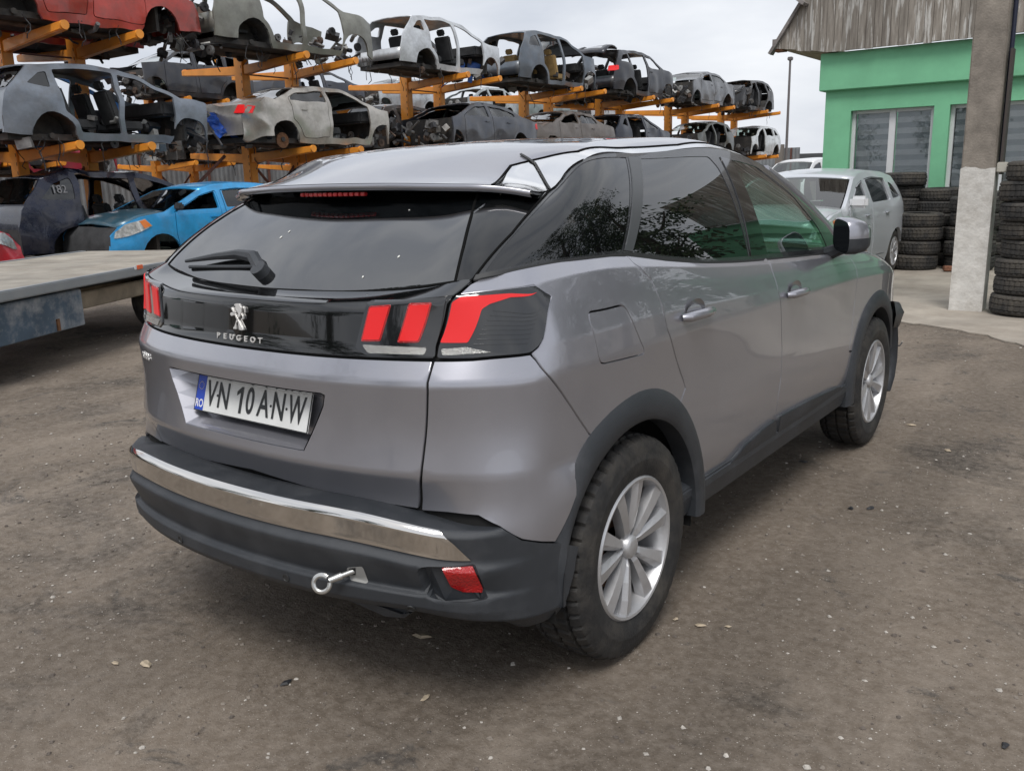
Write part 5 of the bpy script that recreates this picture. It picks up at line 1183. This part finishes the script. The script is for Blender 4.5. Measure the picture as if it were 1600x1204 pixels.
M_LOCK = mat('locker_blue', (.075, .115, .165), .5, .2, var=.2, vscale=3, dirt=.95, dcol=(.42, .42, .42), dscale=4.5)
def on_side(px_, py_, inn=.05):
    nn = Vector((-dv_.y, dv_.x, 0)); d = Vector(ray(px_, py_)); o_ = Vector((A_[0], A_[1], 0))+nn*inn; t = (o_-Vector(CAM)).dot(nn)/d.dot(nn); p = Vector(CAM)+d*t; return (p-Vector((A_[0], A_[1], 0))).dot(dv_), p.z
lx, lz = on_side(134, 507)
lk = MB().box((lx-.95, .30, (lz+.625)/2), (1.9, .5, .625-lz)).build('side_locker', M_LOCK, tr, bevel=.008)
for x in (lx-.38, lx-1.30): MB().box((x, .044, lz+.06), (.035, .015, .10)).build('locker_hinge', M_RUST, lk)
qx, qz = on_side(217, 417, 0)
MB().box((qx, -.010, qz), (.10, .012, .04)).build('marker_lamp', mat('marker_orange', (.85, .14, .03), .3, 0, .5), tr, bevel=.004)
MB().box((qx-.075, -.010, qz), (.035, .012, .04)).build('marker_reflector', M_FRAMEW, tr, bevel=.004)
for (xw, yw) in ((2.75, .30), (2.75, 1.82), (-2.2, .30)):
    wh = bpy.data.objects.new('wheel', None); COL.objects.link(wh); wh.parent = tr; wh.location = (xw, yw, .36); wh.rotation_euler = (0, 0, R(90))
    V, F = tyre_mesh(.36, .24, .22, True, 60); MB().add(V, F).build('tyre', M_TYREO, wh, smooth=True); MB().lathe([(-.05, .22), (-.03, .16), (-.06, .08), (-.06, .001)], 24).lathe([(.05, .22), (.03, .16), (.06, .08), (.06, .001)], 24).build('rim', M_RAILG, wh, smooth=True)
# ------------------------------------------------------------------ racks
M_ORANGE = mat('rack_orange', (.80, .30, .030), .5, 0, .2, var=.10, vscale=3, dirt=.30, dcol=(.30, .13, .05), dscale=4)
M_BRACE = mat('brace_rust', (.14, .06, .045), .7, .2, var=.4, vscale=8)
M_HOLE = mat('post_hole', (.12, .045, .01), .8)
Z2, Z3 = 2.27, 4.16
def rack(x, ys, label, h=4.5, tiers=(Z2, Z3), al=2.15, sides=(1, -1), group='orange cantilever racks'):
    o = thing('cantilever_rack', label, 'rack', (x, sum(ys)/2, 0), 0, group)
    for y in ys:
        yl = y-sum(ys)/2; up = MB().box((0, yl, h/2), (.28, .20, h)).build('upright', M_ORANGE, o, bevel=.012)
        hb_ = MB()
        for k in range(int(h/.16)): hb_.box((.10, yl-.101, .2+k*.16), (.022, .004, .06))
        q = hb_.build('slot_row', M_HOLE, up); q['kind'] = 'stuff'
        MB().box((0, yl, .06), (2.6, .22, .12)).build('foot_beam', M_ORANGE, o, bevel=.01)
        for z in tiers:
            for s in sides:
                V = []
                for (xx, zt_, zb2) in ((.14, z-.09, z-.29), (al, z, z-.13)):
                    for yy in (-.07, .07): V += [(s*xx, yl+yy, zt_), (s*xx, yl+yy, zb2)]
                am = MB().add(V, [(0, 1, 3, 2), (4, 6, 7, 5), (0, 4, 5, 1), (2, 3, 7, 6), (0, 2, 6, 4), (1, 5, 7, 3)]).build('arm', M_ORANGE, o, bevel=.014)
                MB().lathe([(0, .001), (0, .075), (.05, .075), (.05, .001)], 12, 'x', (s*(al-.02), yl, z-.055)).build('end_cap', M_ORANGE, am, smooth=True)
    b = MB().tube([(-.05, ys[0]-sum(ys)/2, .5), (-.05, ys[1]-sum(ys)/2, 2.0)], .03, 6); b.build('brace', M_BRACE, o)
    MB().tube([(.05, ys[1]-sum(ys)/2, .5), (.05, ys[0]-sum(ys)/2, 2.0)], .03, 6).build('brace', M_BRACE, o)
    for z in (2.7, 3.9): MB().tube([(0, ys[0]-sum(ys)/2, z), (0, ys[1]-sum(ys)/2, z)], .018, 6).build('tie_rod', M_BRACE, o)
    return o
PY = [(1.5, 2.9), (6.74, 8.07), (11.85, 13.25), (17.18, 18.53), (22.63, 24.03), (27.32, 28.77), (32.74, 34.3), (38.0, 39.5)]
rl_ = ['orange rack out at the far left end of the row', 'orange rack carrying the bare grey-blue hatchback shell', 'orange rack carrying the champagne sedan', 'orange rack carrying the white stripped shell on its top arms', 'orange rack under the slate SUV shell with tan seats', 'orange rack under the SUV with raised tailgate', 'orange rack under the grey saloon on top', 'last orange rack at the right end of the row']
for ys, l in zip(PY, rl_): rack(-15, ys, l)
PY2 = [(10.0, 11.4), (15.53, 16.9), (21.2, 22.6), (26.4, 27.8), (31.6, 33.0), (36.8, 38.2)]
for k, ys in enumerate(PY2): rack(-24.5, ys, ['rear-row orange rack behind the far left shells', 'rear-row orange rack seen above the blue hatchback', 'rear-row orange rack behind the champagne sedan', 'rear-row orange rack behind the white stripped shell', 'rear-row orange rack behind the charcoal saloon', 'rear-row orange rack furthest right'][k])
# diagonal red brace between two racks
o = MB().tube([(-14.2, 8.6, .55), (-14.2, 10.6, 2.1)], .035, 8).build('diagonal_brace', M_BRACE); tag(o, 'rusty diagonal steel strut propped between the first racks', 'strut')

# ------------------------------------------------------------------ cars on the racks
P_ = paint
def put(c, y0, z, x=-13.95, back=False, tilt=0.):
    """y0: low-y end of the car"""
    c.place((x, y0+(.75 if x > -20 else 0)+c.L/2, z), math.pi if back else 0., tilt)
XN, XF = -13.95, -16.1
ORR = random.Random(11)
# middle tier
c = build_car('hatch', 'car_shell', 'bare grey-blue hatchback shell without doors on the middle rack tier, far left', 'car', P_('greyblue', (.20, .225, .26), .5, dirt=.2), 1, glass=(1, 0, 0), hood=False, cut=3.75, front_junk=40, wires=6, h=.09, rear='panel', interior=True); put(c, 4.95, Z2+.02)
c = build_car('sedan', 'damaged_sedan', 'champagne silver sedan with crumpled rear corner on the middle rack tier', 'car', P_('champagne', (.46, .43, .385), .6, .3, .2), 2, doors=(1, 0), glass=(0, 2, 0), windscreen=True, hood=False, cut=4.05, front_junk=55, crumple=[(.1, .75, .16)], lamps=M_RED, hubs=('ra',), wires=4, h=.08, seatm=W_TRIM); put(c, 9.6, Z2+.06)
c = build_car('sedan', 'damaged_sedan', 'charcoal saloon facing left, bonnet stripped, on the middle rack tier', 'car', P_('charcoal', (.085, .09, .105), .6, .3, .25), 3, doors=(1, 1), glass=(0, 1, 1), hood=False, cut=3.95, front_junk=40, hubs=('fa',), lamps=M_RED, wires=3, h=.08); put(c, 15.2, Z2+.02, back=True)
c = build_car('sedan', 'damaged_sedan', 'dusty brown-grey saloon facing left beside the charcoal saloon', 'car', P_('taupe', (.155, .130, .112), .5, .4, .5), 4, doors=(1, 1), glass=(0, 1, 0), windscreen=True, hood=True, bonnet_mat=P_('rustbonnet', (.17, .13, .11), .2, .6, .8), crumple=[(4.4, .8, .12)], hubs=('fa',), wires=3, h=.08); put(c, 19.7, Z2, back=True)
c = build_car('hatch', 'car_shell', 'dark blue shell open at the rear on the middle rack tier', 'car', P_('darkblue', (.025, .03, .045), .5, .35, .2), 5, doors=(0, 1), glass=(0, 0, 1), windscreen=True, rear='open', hood=False, cut=3.9, front_junk=26, wires=3); put(c, 24.5, Z2)
c = build_car('hatch', 'car_shell', 'muddy grey-green shell with its nose torn off, middle rack tier', 'car', P_('greygreen', (.085, .092, .082), .4, .5, .6), 6, doors=(0, 0), glass=(0, 0, 0), windscreen=True, hood=False, cut=3.75, front_junk=45, crumple=[(3.4, .9, .12)], wires=4); put(c, 30.2, Z2, back=True)
c = build_car('hatch', 'car_shell', 'small white shell at the right end of the middle rack tier', 'car', P_('white', (.62, .65, .66), .1, .4, .25), 7, doors=(1, 0), glass=(0, 0, 0), hood=False, cut=3.7, front_junk=28, windscreen=True, wires=2); put(c, 35.7, Z2, back=True)
# top tier
c = build_car('hatch', 'car_shell', 'red hatchback shell on the top rack tier, far left', 'car', P_('red', (.42, .055, .04), .3, .35, .3), 8, doors=(1, 1), glass=(1, 1, 1), hood=True, wires=7, rear='panel', windscreen=True); put(c, 4.6, Z3+.04)
c = build_car('suv', 'car_shell', 'olive grey stripped shell with open door frames on the top rack tier', 'car', P_('olive', (.205, .205, .175), .3, .45, .35), 9, hood=False, cut=4.2, front_junk=30, trim_rear=False, rear='open', wires=12, h=.09, interior=False); put(c, 9.1, Z3+.03)
c = build_car('hatch', 'car_shell', 'white-silver bare body shell with open rear hatch on the top rack tier', 'car', P_('whitesilver', (.56, .58, .60), .4, .35, .2), 10, rear='open', hood=False, cut=3.8, front_junk=26, wires=4, h=.09); put(c, 14.35, Z3+.02)
c = build_car('suv', 'car_shell', 'slate blue SUV shell with tan seats on the top rack tier', 'car', P_('slate', (.115, .135, .16), .5, .35, .25), 11, rear='open', glass=(1, 0, 0), tan=True, hood=False, cut=3.9, front_junk=26, windscreen=True, wires=5, h=.09); put(c, 19.1, Z3)
c = build_car('suv', 'car_shell', 'black SUV shell with its tailgate raised on the top rack tier', 'car', P_('blackblue', (.028, .03, .038), .4, .35, .2), 12, doors=(0, 1), rear='open', tail_open=True, hood=False, cut=4.0, front_junk=26, windscreen=False, lamps=M_RED, wires=4); put(c, 24.4, Z3)
c = build_car('sedan', 'damaged_sedan', 'grey saloon facing left near the right end of the top rack tier', 'car', P_('midgrey', (.16, .165, .175), .5, .35, .2), 13, doors=(1, 1), glass=(0, 1, 0), windscreen=True, hood=False, cut=4.2, front_junk=36, hubs=('fa',), wires=3); put(c, 29.6, Z3, back=True)
c = build_car('hatch', 'car_shell', 'black crumpled wreck at the right end of the top rack tier', 'car', P_('black', (.02, .02, .022), .4, .4, .3), 14, doors=(0, 0), hood=True, crumple=[(3.6, 1.3, .32)], front_junk=30, wires=4, windscreen=False); put(c, 34.6, Z3, back=True)
V = []; F = []
for i in range(7):
    for j in range(10):
        q = Vector((-14.1+.45*j/9+.10*mnoise.noise(Vector((i*.5, j*.6, 3))), 10.05+.07*i/1+.14*mnoise.noise(Vector((i*.6, j*.5, 7))), 2.98-.055*j+.12*mnoise.noise(Vector((i*.45, j*.45, 1))))); V.append(q)
for i in range(6):
    for j in range(9): F.append((i*10+j, i*10+j+1, (i+1)*10+j+1, (i+1)*10+j))
o = mesh('blue_tarpaulin', V, F, mat('tarp_blue', (.02, .09, .42), .45, var=.5, vscale=5)); md = o.modifiers.new('s', 'SOLIDIFY'); md.thickness = .01; tag(o, 'crumpled blue tarpaulin between the grey-blue shell and the champagne sedan', 'tarpaulin')
# far side of the front row
far = [('hatch', 'dark red shell on the back arms of the far left rack', (.25, .03, .035), 4.7, Z3, 21), ('suv', 'blue shell on the back arms behind the grey-blue hatchback', (.03, .16, .45), 4.6, Z2, 22), ('hatch', 'black shell on the back arms behind the champagne sedan', (.03, .032, .035), 10.2, Z2, 23), ('hatch', 'dark grey shell on the back arms behind the charcoal saloon', (.10, .10, .105), 15.5, Z2, 24), ('sedan', 'pale blue-grey shell on the back arms behind the taupe saloon', (.34, .37, .39), 20.2, Z2, 25), ('hatch', 'dark shell on the back arms above the dark blue shell', (.06, .06, .065), 25.4, Z3, 26)]
for (k, l, col, y0, z, sd_) in far:
    c = build_car(k, 'car_shell', l, 'car', P_('far%d' % sd_, col, .3, .4, .35), sd_, doors=(0, 1) if sd_ % 2 else (0, 0), glass=(0, 0, 0), hood=False, cut=KINDS[k]['L']-.5, front_junk=24, wires=4, windscreen=bool(sd_ % 2)); put(c, y0, z, XF, back=bool(sd_ % 2))
# rear row
r2 = [('suv', 'small dark SUV on the rear rack row above the grey-blue shell', (.035, .037, .045), 13.6, Z3, 31, True), ('sedan', 'dark saloon on the rear rack row seen under the olive shell', (.05, .055, .07), 18.9, Z3, 32, False), ('hatch', 'pale silver wreck on the rear rack row behind the champagne sedan', (.50, .53, .55), 23.3, Z3, 33, True), ('hatch', 'silver wreck on the rear rack row behind the charcoal saloon', (.42, .46, .47), 28.6, Z3, 34, True), ('sedan', 'greenish grey wreck on the rear rack row far behind', (.22, .27, .26), 33.6, Z3, 35, False),
      ('hatch', 'crimson shell low on the rear rack row at the left', (.38, .02, .05), 9.4, Z2-.35, 36, False), ('sedan', 'stripped grey floor pan and engine on the rear rack row', (.13, .125, .12), 14.4, Z2, 37, True), ('hatch', 'dark shell on the rear rack row behind the brown strut', (.06, .06, .06), 20.0, Z2, 38, False), ('hatch', 'white shell on the rear rack row far right', (.5, .5, .5), 38.6, Z3, 39, True)]
for (k, l, col, y0, z, sd_, bk) in r2:
    c = build_car(k, 'car_shell', l, 'car', P_('rear%d' % sd_, col, .3, .4, .35), sd_, doors=(1, 1) if sd_ % 2 else (0, 1), glass=(0, 0, 0), hood=False, cut=KINDS[k]['L']-.6, front_junk=26, wires=3, windscreen=bool(sd_ % 2)); put(c, y0, z, -23.4, back=bk)
# ground tier
c = build_car('suv', 'wrecked_suv', 'dark navy SUV without rear door resting on loose tyres, chalk number on its window', 'car', P_('navy', (.012, .016, .034), .5, .25, .12), 41, doors=(0, 0), glass=(1, 0, 0), windscreen=True, hood=True, lamps=None, wires=2, h=.08, crumple=[(1.2, .6, .07)]); put(c, 5.0, .33, -14.05)
p = c.P(.98, 1.14, 1, .02)
me = text_mesh('182', .20, .002, .9, .0); o = link('chalk_number', me, mat('chalk', (.20, .20, .21), .9), c.o); o.matrix_local = Matrix.Translation(c.P(.74, 1.15, 1, .012)) @ Matrix(((0, 0, 1, 0), (1, 0, 0, 0), (0, 1, 0, 0), (0, 0, 0, 1))) @ Matrix.Rotation(R(-18), 4, 'X')
for (x, y, i, lab) in ((-13.0, 6.0, 0, 'worn tyre lying flat under the rear of the navy SUV'), (-12.9, 7.9, 1, 'worn tyre lying flat between the navy SUV and the blue hatchback')):
    o = bpy.data.objects.new('tyre', TM[i]); COL.objects.link(o); o.location = (x, y, TWD[i]/2+.23); tag(o, lab, 'tyre')
    o = MB().box((x, y, .115), (.5, .5, .23)).build('wooden_block', mat('rafter_brown'), None, bevel=.02); tag(o, 'timber block under the '+lab, 'block')
hp = at(205, 362, z=.78); fdir = Vector((.02, -1, 0)).normalized(); ldir = Vector((-fdir.y, fdir.x, 0))
c = build_car('hatch', 'wrecked_hatchback', 'bright blue hatchback facing left with a darker dented bonnet', 'car', P_('skyblue', (.035, .33, .68), .3, .3, .08), 42, doors=(1, 1), glass=(1, 1, 0), windscreen=True, hood=True, bonnet_mat=P_('bonnetdark', (.045, .12, .17), .4, .3, .4), front_lamps=True, wires=0, h=.07, crumple=[(4.1, .6, .05)])
ctr = Vector(hp)-fdir*(c.L/2-.40)-ldir*.76; c.place((ctr.x, ctr.y, .26), math.atan2(-fdir.x, fdir.y))
for sx in (1, -1):
    p = c.P(c.K['d'][3]-.06, c.K['zb']+.10, sx, .10); MB().box(p, (.20, .10, .13)).build('wing_mirror', W_TRIM, c.o, bevel=.03)
c = build_car('hatch', 'wrecked_hatchback', 'red car nose with broken headlamp at the far left edge', 'car', P_('brightred', (.55, .012, .03), .2, .3, .1), 43, doors=(1, 1), windscreen=True, front_lamps=True, wires=0, crumple=[(4.1, .7, .12)]); q = at(22, 395, z=.55); c.place((q[0]-.4, q[1]-2.05, .22), .12)
# ------------------------------------------------------------------ parked cars by the building
M_SILV = mat('silver_blue_paint', (.60, .63, .67), .35, .25, .6, dirt=.06, dcol=(.3, .3, .3))
c = build_car('hatch', 'parked_hatchback', 'silver-blue hatchback parked facing the camera beside the tyre stacks', 'car', M_SILV, 51, doors=(1, 1), glass=(1, 2, 2), windscreen=True, hood=True, front_lamps=True, wires=0, h=.06, seatm=W_TRIM)
c.place((-2.03, 11.12, .20), math.pi)
for sx in (1, -1):
    p = c.P(c.K['d'][3]-.10, c.K['zb']+.09, sx, .12); MB().box(p, (.22, .11, .15)).build('wing_mirror', mat('mirror_white', (.72, .73, .74), .35), c.o, bevel=.035, smooth=True)
def wheels(c, r=.315, alloy=None):
    w0 = bpy.data.objects.new('wheel', None); COL.objects.link(w0); w0.parent = c.o
    V, F = tyre_mesh(r, .2, r*.66, True, 60); MB().add(V, F).build('tyre', M_TYREO, w0, smooth=True); make_rim(w0, 5, alloy or M_ALLOY, r*.66)
    first = True
    for yc in ('ra', 'fa'):
        for sx in (1, -1):
            q = w0 if first else copy_tree(w0, c.o); first = False; q.location = (sx*(c.K['W']-.10), c.K[yc]-c.L/2, r-.2); q.rotation_euler = (0, 0, 0 if sx > 0 else math.pi)
wheels(c)
c = build_car('van', 'parked_van', 'white small van parked behind the silver hatchback', 'van', mat('van_white', (.70, .71, .72), .35, 0, .8, dirt=.1), 52, doors=(1, 1), glass=(0, 0, 2), windscreen=True, hood=True, front_lamps=True, wires=0, interior=False); c.place((-7.6, 27.5, .20), math.pi-.25); wheels(c)
c = build_car('van', 'parked_van', 'white van parked left of the camera, mirrored in the lamp band', 'van', mat('van_white'), 53, doors=(1, 1), glass=(0, 0, 2), windscreen=True, hood=True, front_lamps=True, wires=0, interior=False); c.place((-8.6, -2.6, .20), .15); c.o.scale = (1.15, 1.15, 1.3); wheels(c)
# ------------------------------------------------------------------ fences, pole, far shed
def fence(p, q, z, label, col, pitch=.22):
    p = Vector(p); q = Vector(q); L_ = (q-p).length; d = (q-p).normalized(); nrm = Vector((-d.y, d.x, 0)); n = int(L_/pitch*4); V = []; F = []
    for i in range(n+1):
        o_ = (0, .03, .03, 0)[i % 4]; a = p+d*(L_*i/n)+nrm*o_; V += [(a.x, a.y, .02), (a.x, a.y, z)]
    for i in range(n): F.append((2*i, 2*i+2, 2*i+3, 2*i+1))
    o = thing('corrugated_fence', label, 'fence', tuple(p)); ms = mesh('sheet', [(a-p.x, b-p.y, c_) for a, b, c_ in V], F, mat(*col[:2], .6, .4, var=.25, vscale=1.2, dirt=.4, dcol=(.18, .12, .08), dscale=.8), o)
    for k in range(int(L_/3)+1):
        a = d*(k*3); MB().box((a.x-nrm.x*.06, a.y-nrm.y*.06, z/2), (.08, .08, z)).build('fence_post', M_BRACE, o)
fence((-29.5, -6, 0), (-29.5, 52, 0), 3.3, 'grey corrugated sheet fence behind the racks', ('fence_grey', (.21, .225, .235)))
fence((-19.6, 52, 0), (-16.1, 52, 0), 2.9, 'short grey corrugated fence left of the lamp pole', ('fence_grey', (.21, .225, .235)))
fence((-29.4, 52.3, 0), (-19.7, 52.3, 0), 2.9, 'far grey corrugated fence closing the yard behind the rack end', ('fence_grey', (.21, .225, .235)))
pp = at(1228, 250, y=42)
o = thing('lamp_pole', 'thin grey lamp pole with small lamp head against the sky', 'pole', (pp[0], 42, 0))
MB().tube([(0, 0, 0), (0, 0, 6.6)], [.075, .05], 10).build('mast', mat('pole_grey', (.14, .13, .13), .6), o, smooth=True)
MB().box((0, 0, 6.68), (.22, .22, .16)).build('lamp_head', mat('pole_grey'), o, bevel=.03)
MB().box((-.32, 0, 1.4), (.34, .3, 2.8)).build('pole_footing', mat('footing', (.22, .20, .18), .9), o)
sx_ = at(1272, 262, y=75); o = thing('far_shed', 'low far shed with dark roof beside the green wall', 'shed', (sx_[0], 75, 0))
MB().box((0, 0, 1.2), (9, 6, 2.4)).build('wall', mat('shed_grey', (.16, .17, .18), .8), o); MB().prism([(-4.8, 2.4), (4.8, 2.4), (4.6, 2.9), (-4.6, 2.95)], 'y', -3.3, 3.3).build('roof', mat('shed_roof', (.06, .065, .07), .7), o)
# ------------------------------------------------------------------ trees right of the yard (they show in the side windows)
M_LEAF = mat('leaf_green', (.045, .075, .025), .6, var=.5, vscale=2.5); M_BARK = mat('bark', (.09, .07, .055), .9, var=.4, vscale=12, bump=.6, bscale=30)
def tree(loc, hgt, seed, label, src=None):
    o = thing('leafy_tree', label, 'tree', loc, seed*1.3, 'trees along the yard edge')
    if src is not None:
        for ch in src.children:
            q = ch.copy(); COL.objects.link(q); q.parent = o
        o.scale = (1, 1, hgt/7.5); return o
    r = random.Random(seed); tk = MB(); tk.tube([(0, 0, 0), (.08, .04, 1.2), (-.05, .1, 2.6), (.1, 0, 4.2), (0, .1, 6.0)], [.24, .19, .15, .10, .04], 10); ends = []
    for k in range(16):
        z = r.uniform(1.6, 5.6); a = r.uniform(0, 6.28); l = r.uniform(1.0, 2.4)*(1-.09*z); e = Vector((math.cos(a)*l, math.sin(a)*l, z+r.uniform(.3, 1.2))); tk.tube([(0, .05, z), (e.x*.5, e.y*.5, z+.25), e], [.07, .045, .015], 6); ends.append(e)
    tk.build('trunk', M_BARK, o, smooth=True)
    V = []; F = []
    cl = []
    for e in ends:
        for q in range(7): cl.append((e*r.uniform(.45, 1.12)+Vector((r.gauss(0, .35), r.gauss(0, .35), r.gauss(0, .35))), r.uniform(.22, .5)))
    for q in range(26): a = r.uniform(0, 6.28); cl.append((Vector((math.cos(a)*r.uniform(0, 1.2), math.sin(a)*r.uniform(0, 1.2), r.uniform(4.8, 7.2))), r.uniform(.25, .5)))
    for (c_, s_) in cl:
        for q in range(55):
            p = c_+Vector((r.gauss(0, 1), r.gauss(0, 1), r.gauss(0, .8)))*s_*.55; a = Vector((r.uniform(-1, 1), r.uniform(-1, 1), r.uniform(-1, 1))).normalized(); b_ = a.orthogonal().normalized(); w_ = r.uniform(.05, .10)
            k = len(V); V += [p-a*w_, p+b_*w_*.5, p+a*w_, p-b_*w_*.5]; F.append((k, k+1, k+2, k+3))
    q = mesh('crown', V, F, M_LEAF, o); q['kind'] = 'stuff'; return o
t0 = tree((5.7, 4.8, 0), 7.5, 4, 'leafy tree right of the yard, nearest the car')
tree((5.9, 8.2, 0), 9.8, 7, 'leafy tree right of the yard, second from the car', t0)
tree((6.2, 12.2, 0), 9.0, 9, 'leafy tree right of the yard, third from the car', t0)
tree((-9.5, -7.5, 0), 8.5, 12, 'leafy tree left behind the camera near the van', t0)
tree((-5.0, -9.5, 0), 9.0, 15, 'leafy tree behind the camera, middle of three', t0)
tree((-.8, -11.0, 0), 8.0, 17, 'leafy tree straight behind the grey car and camera', t0)
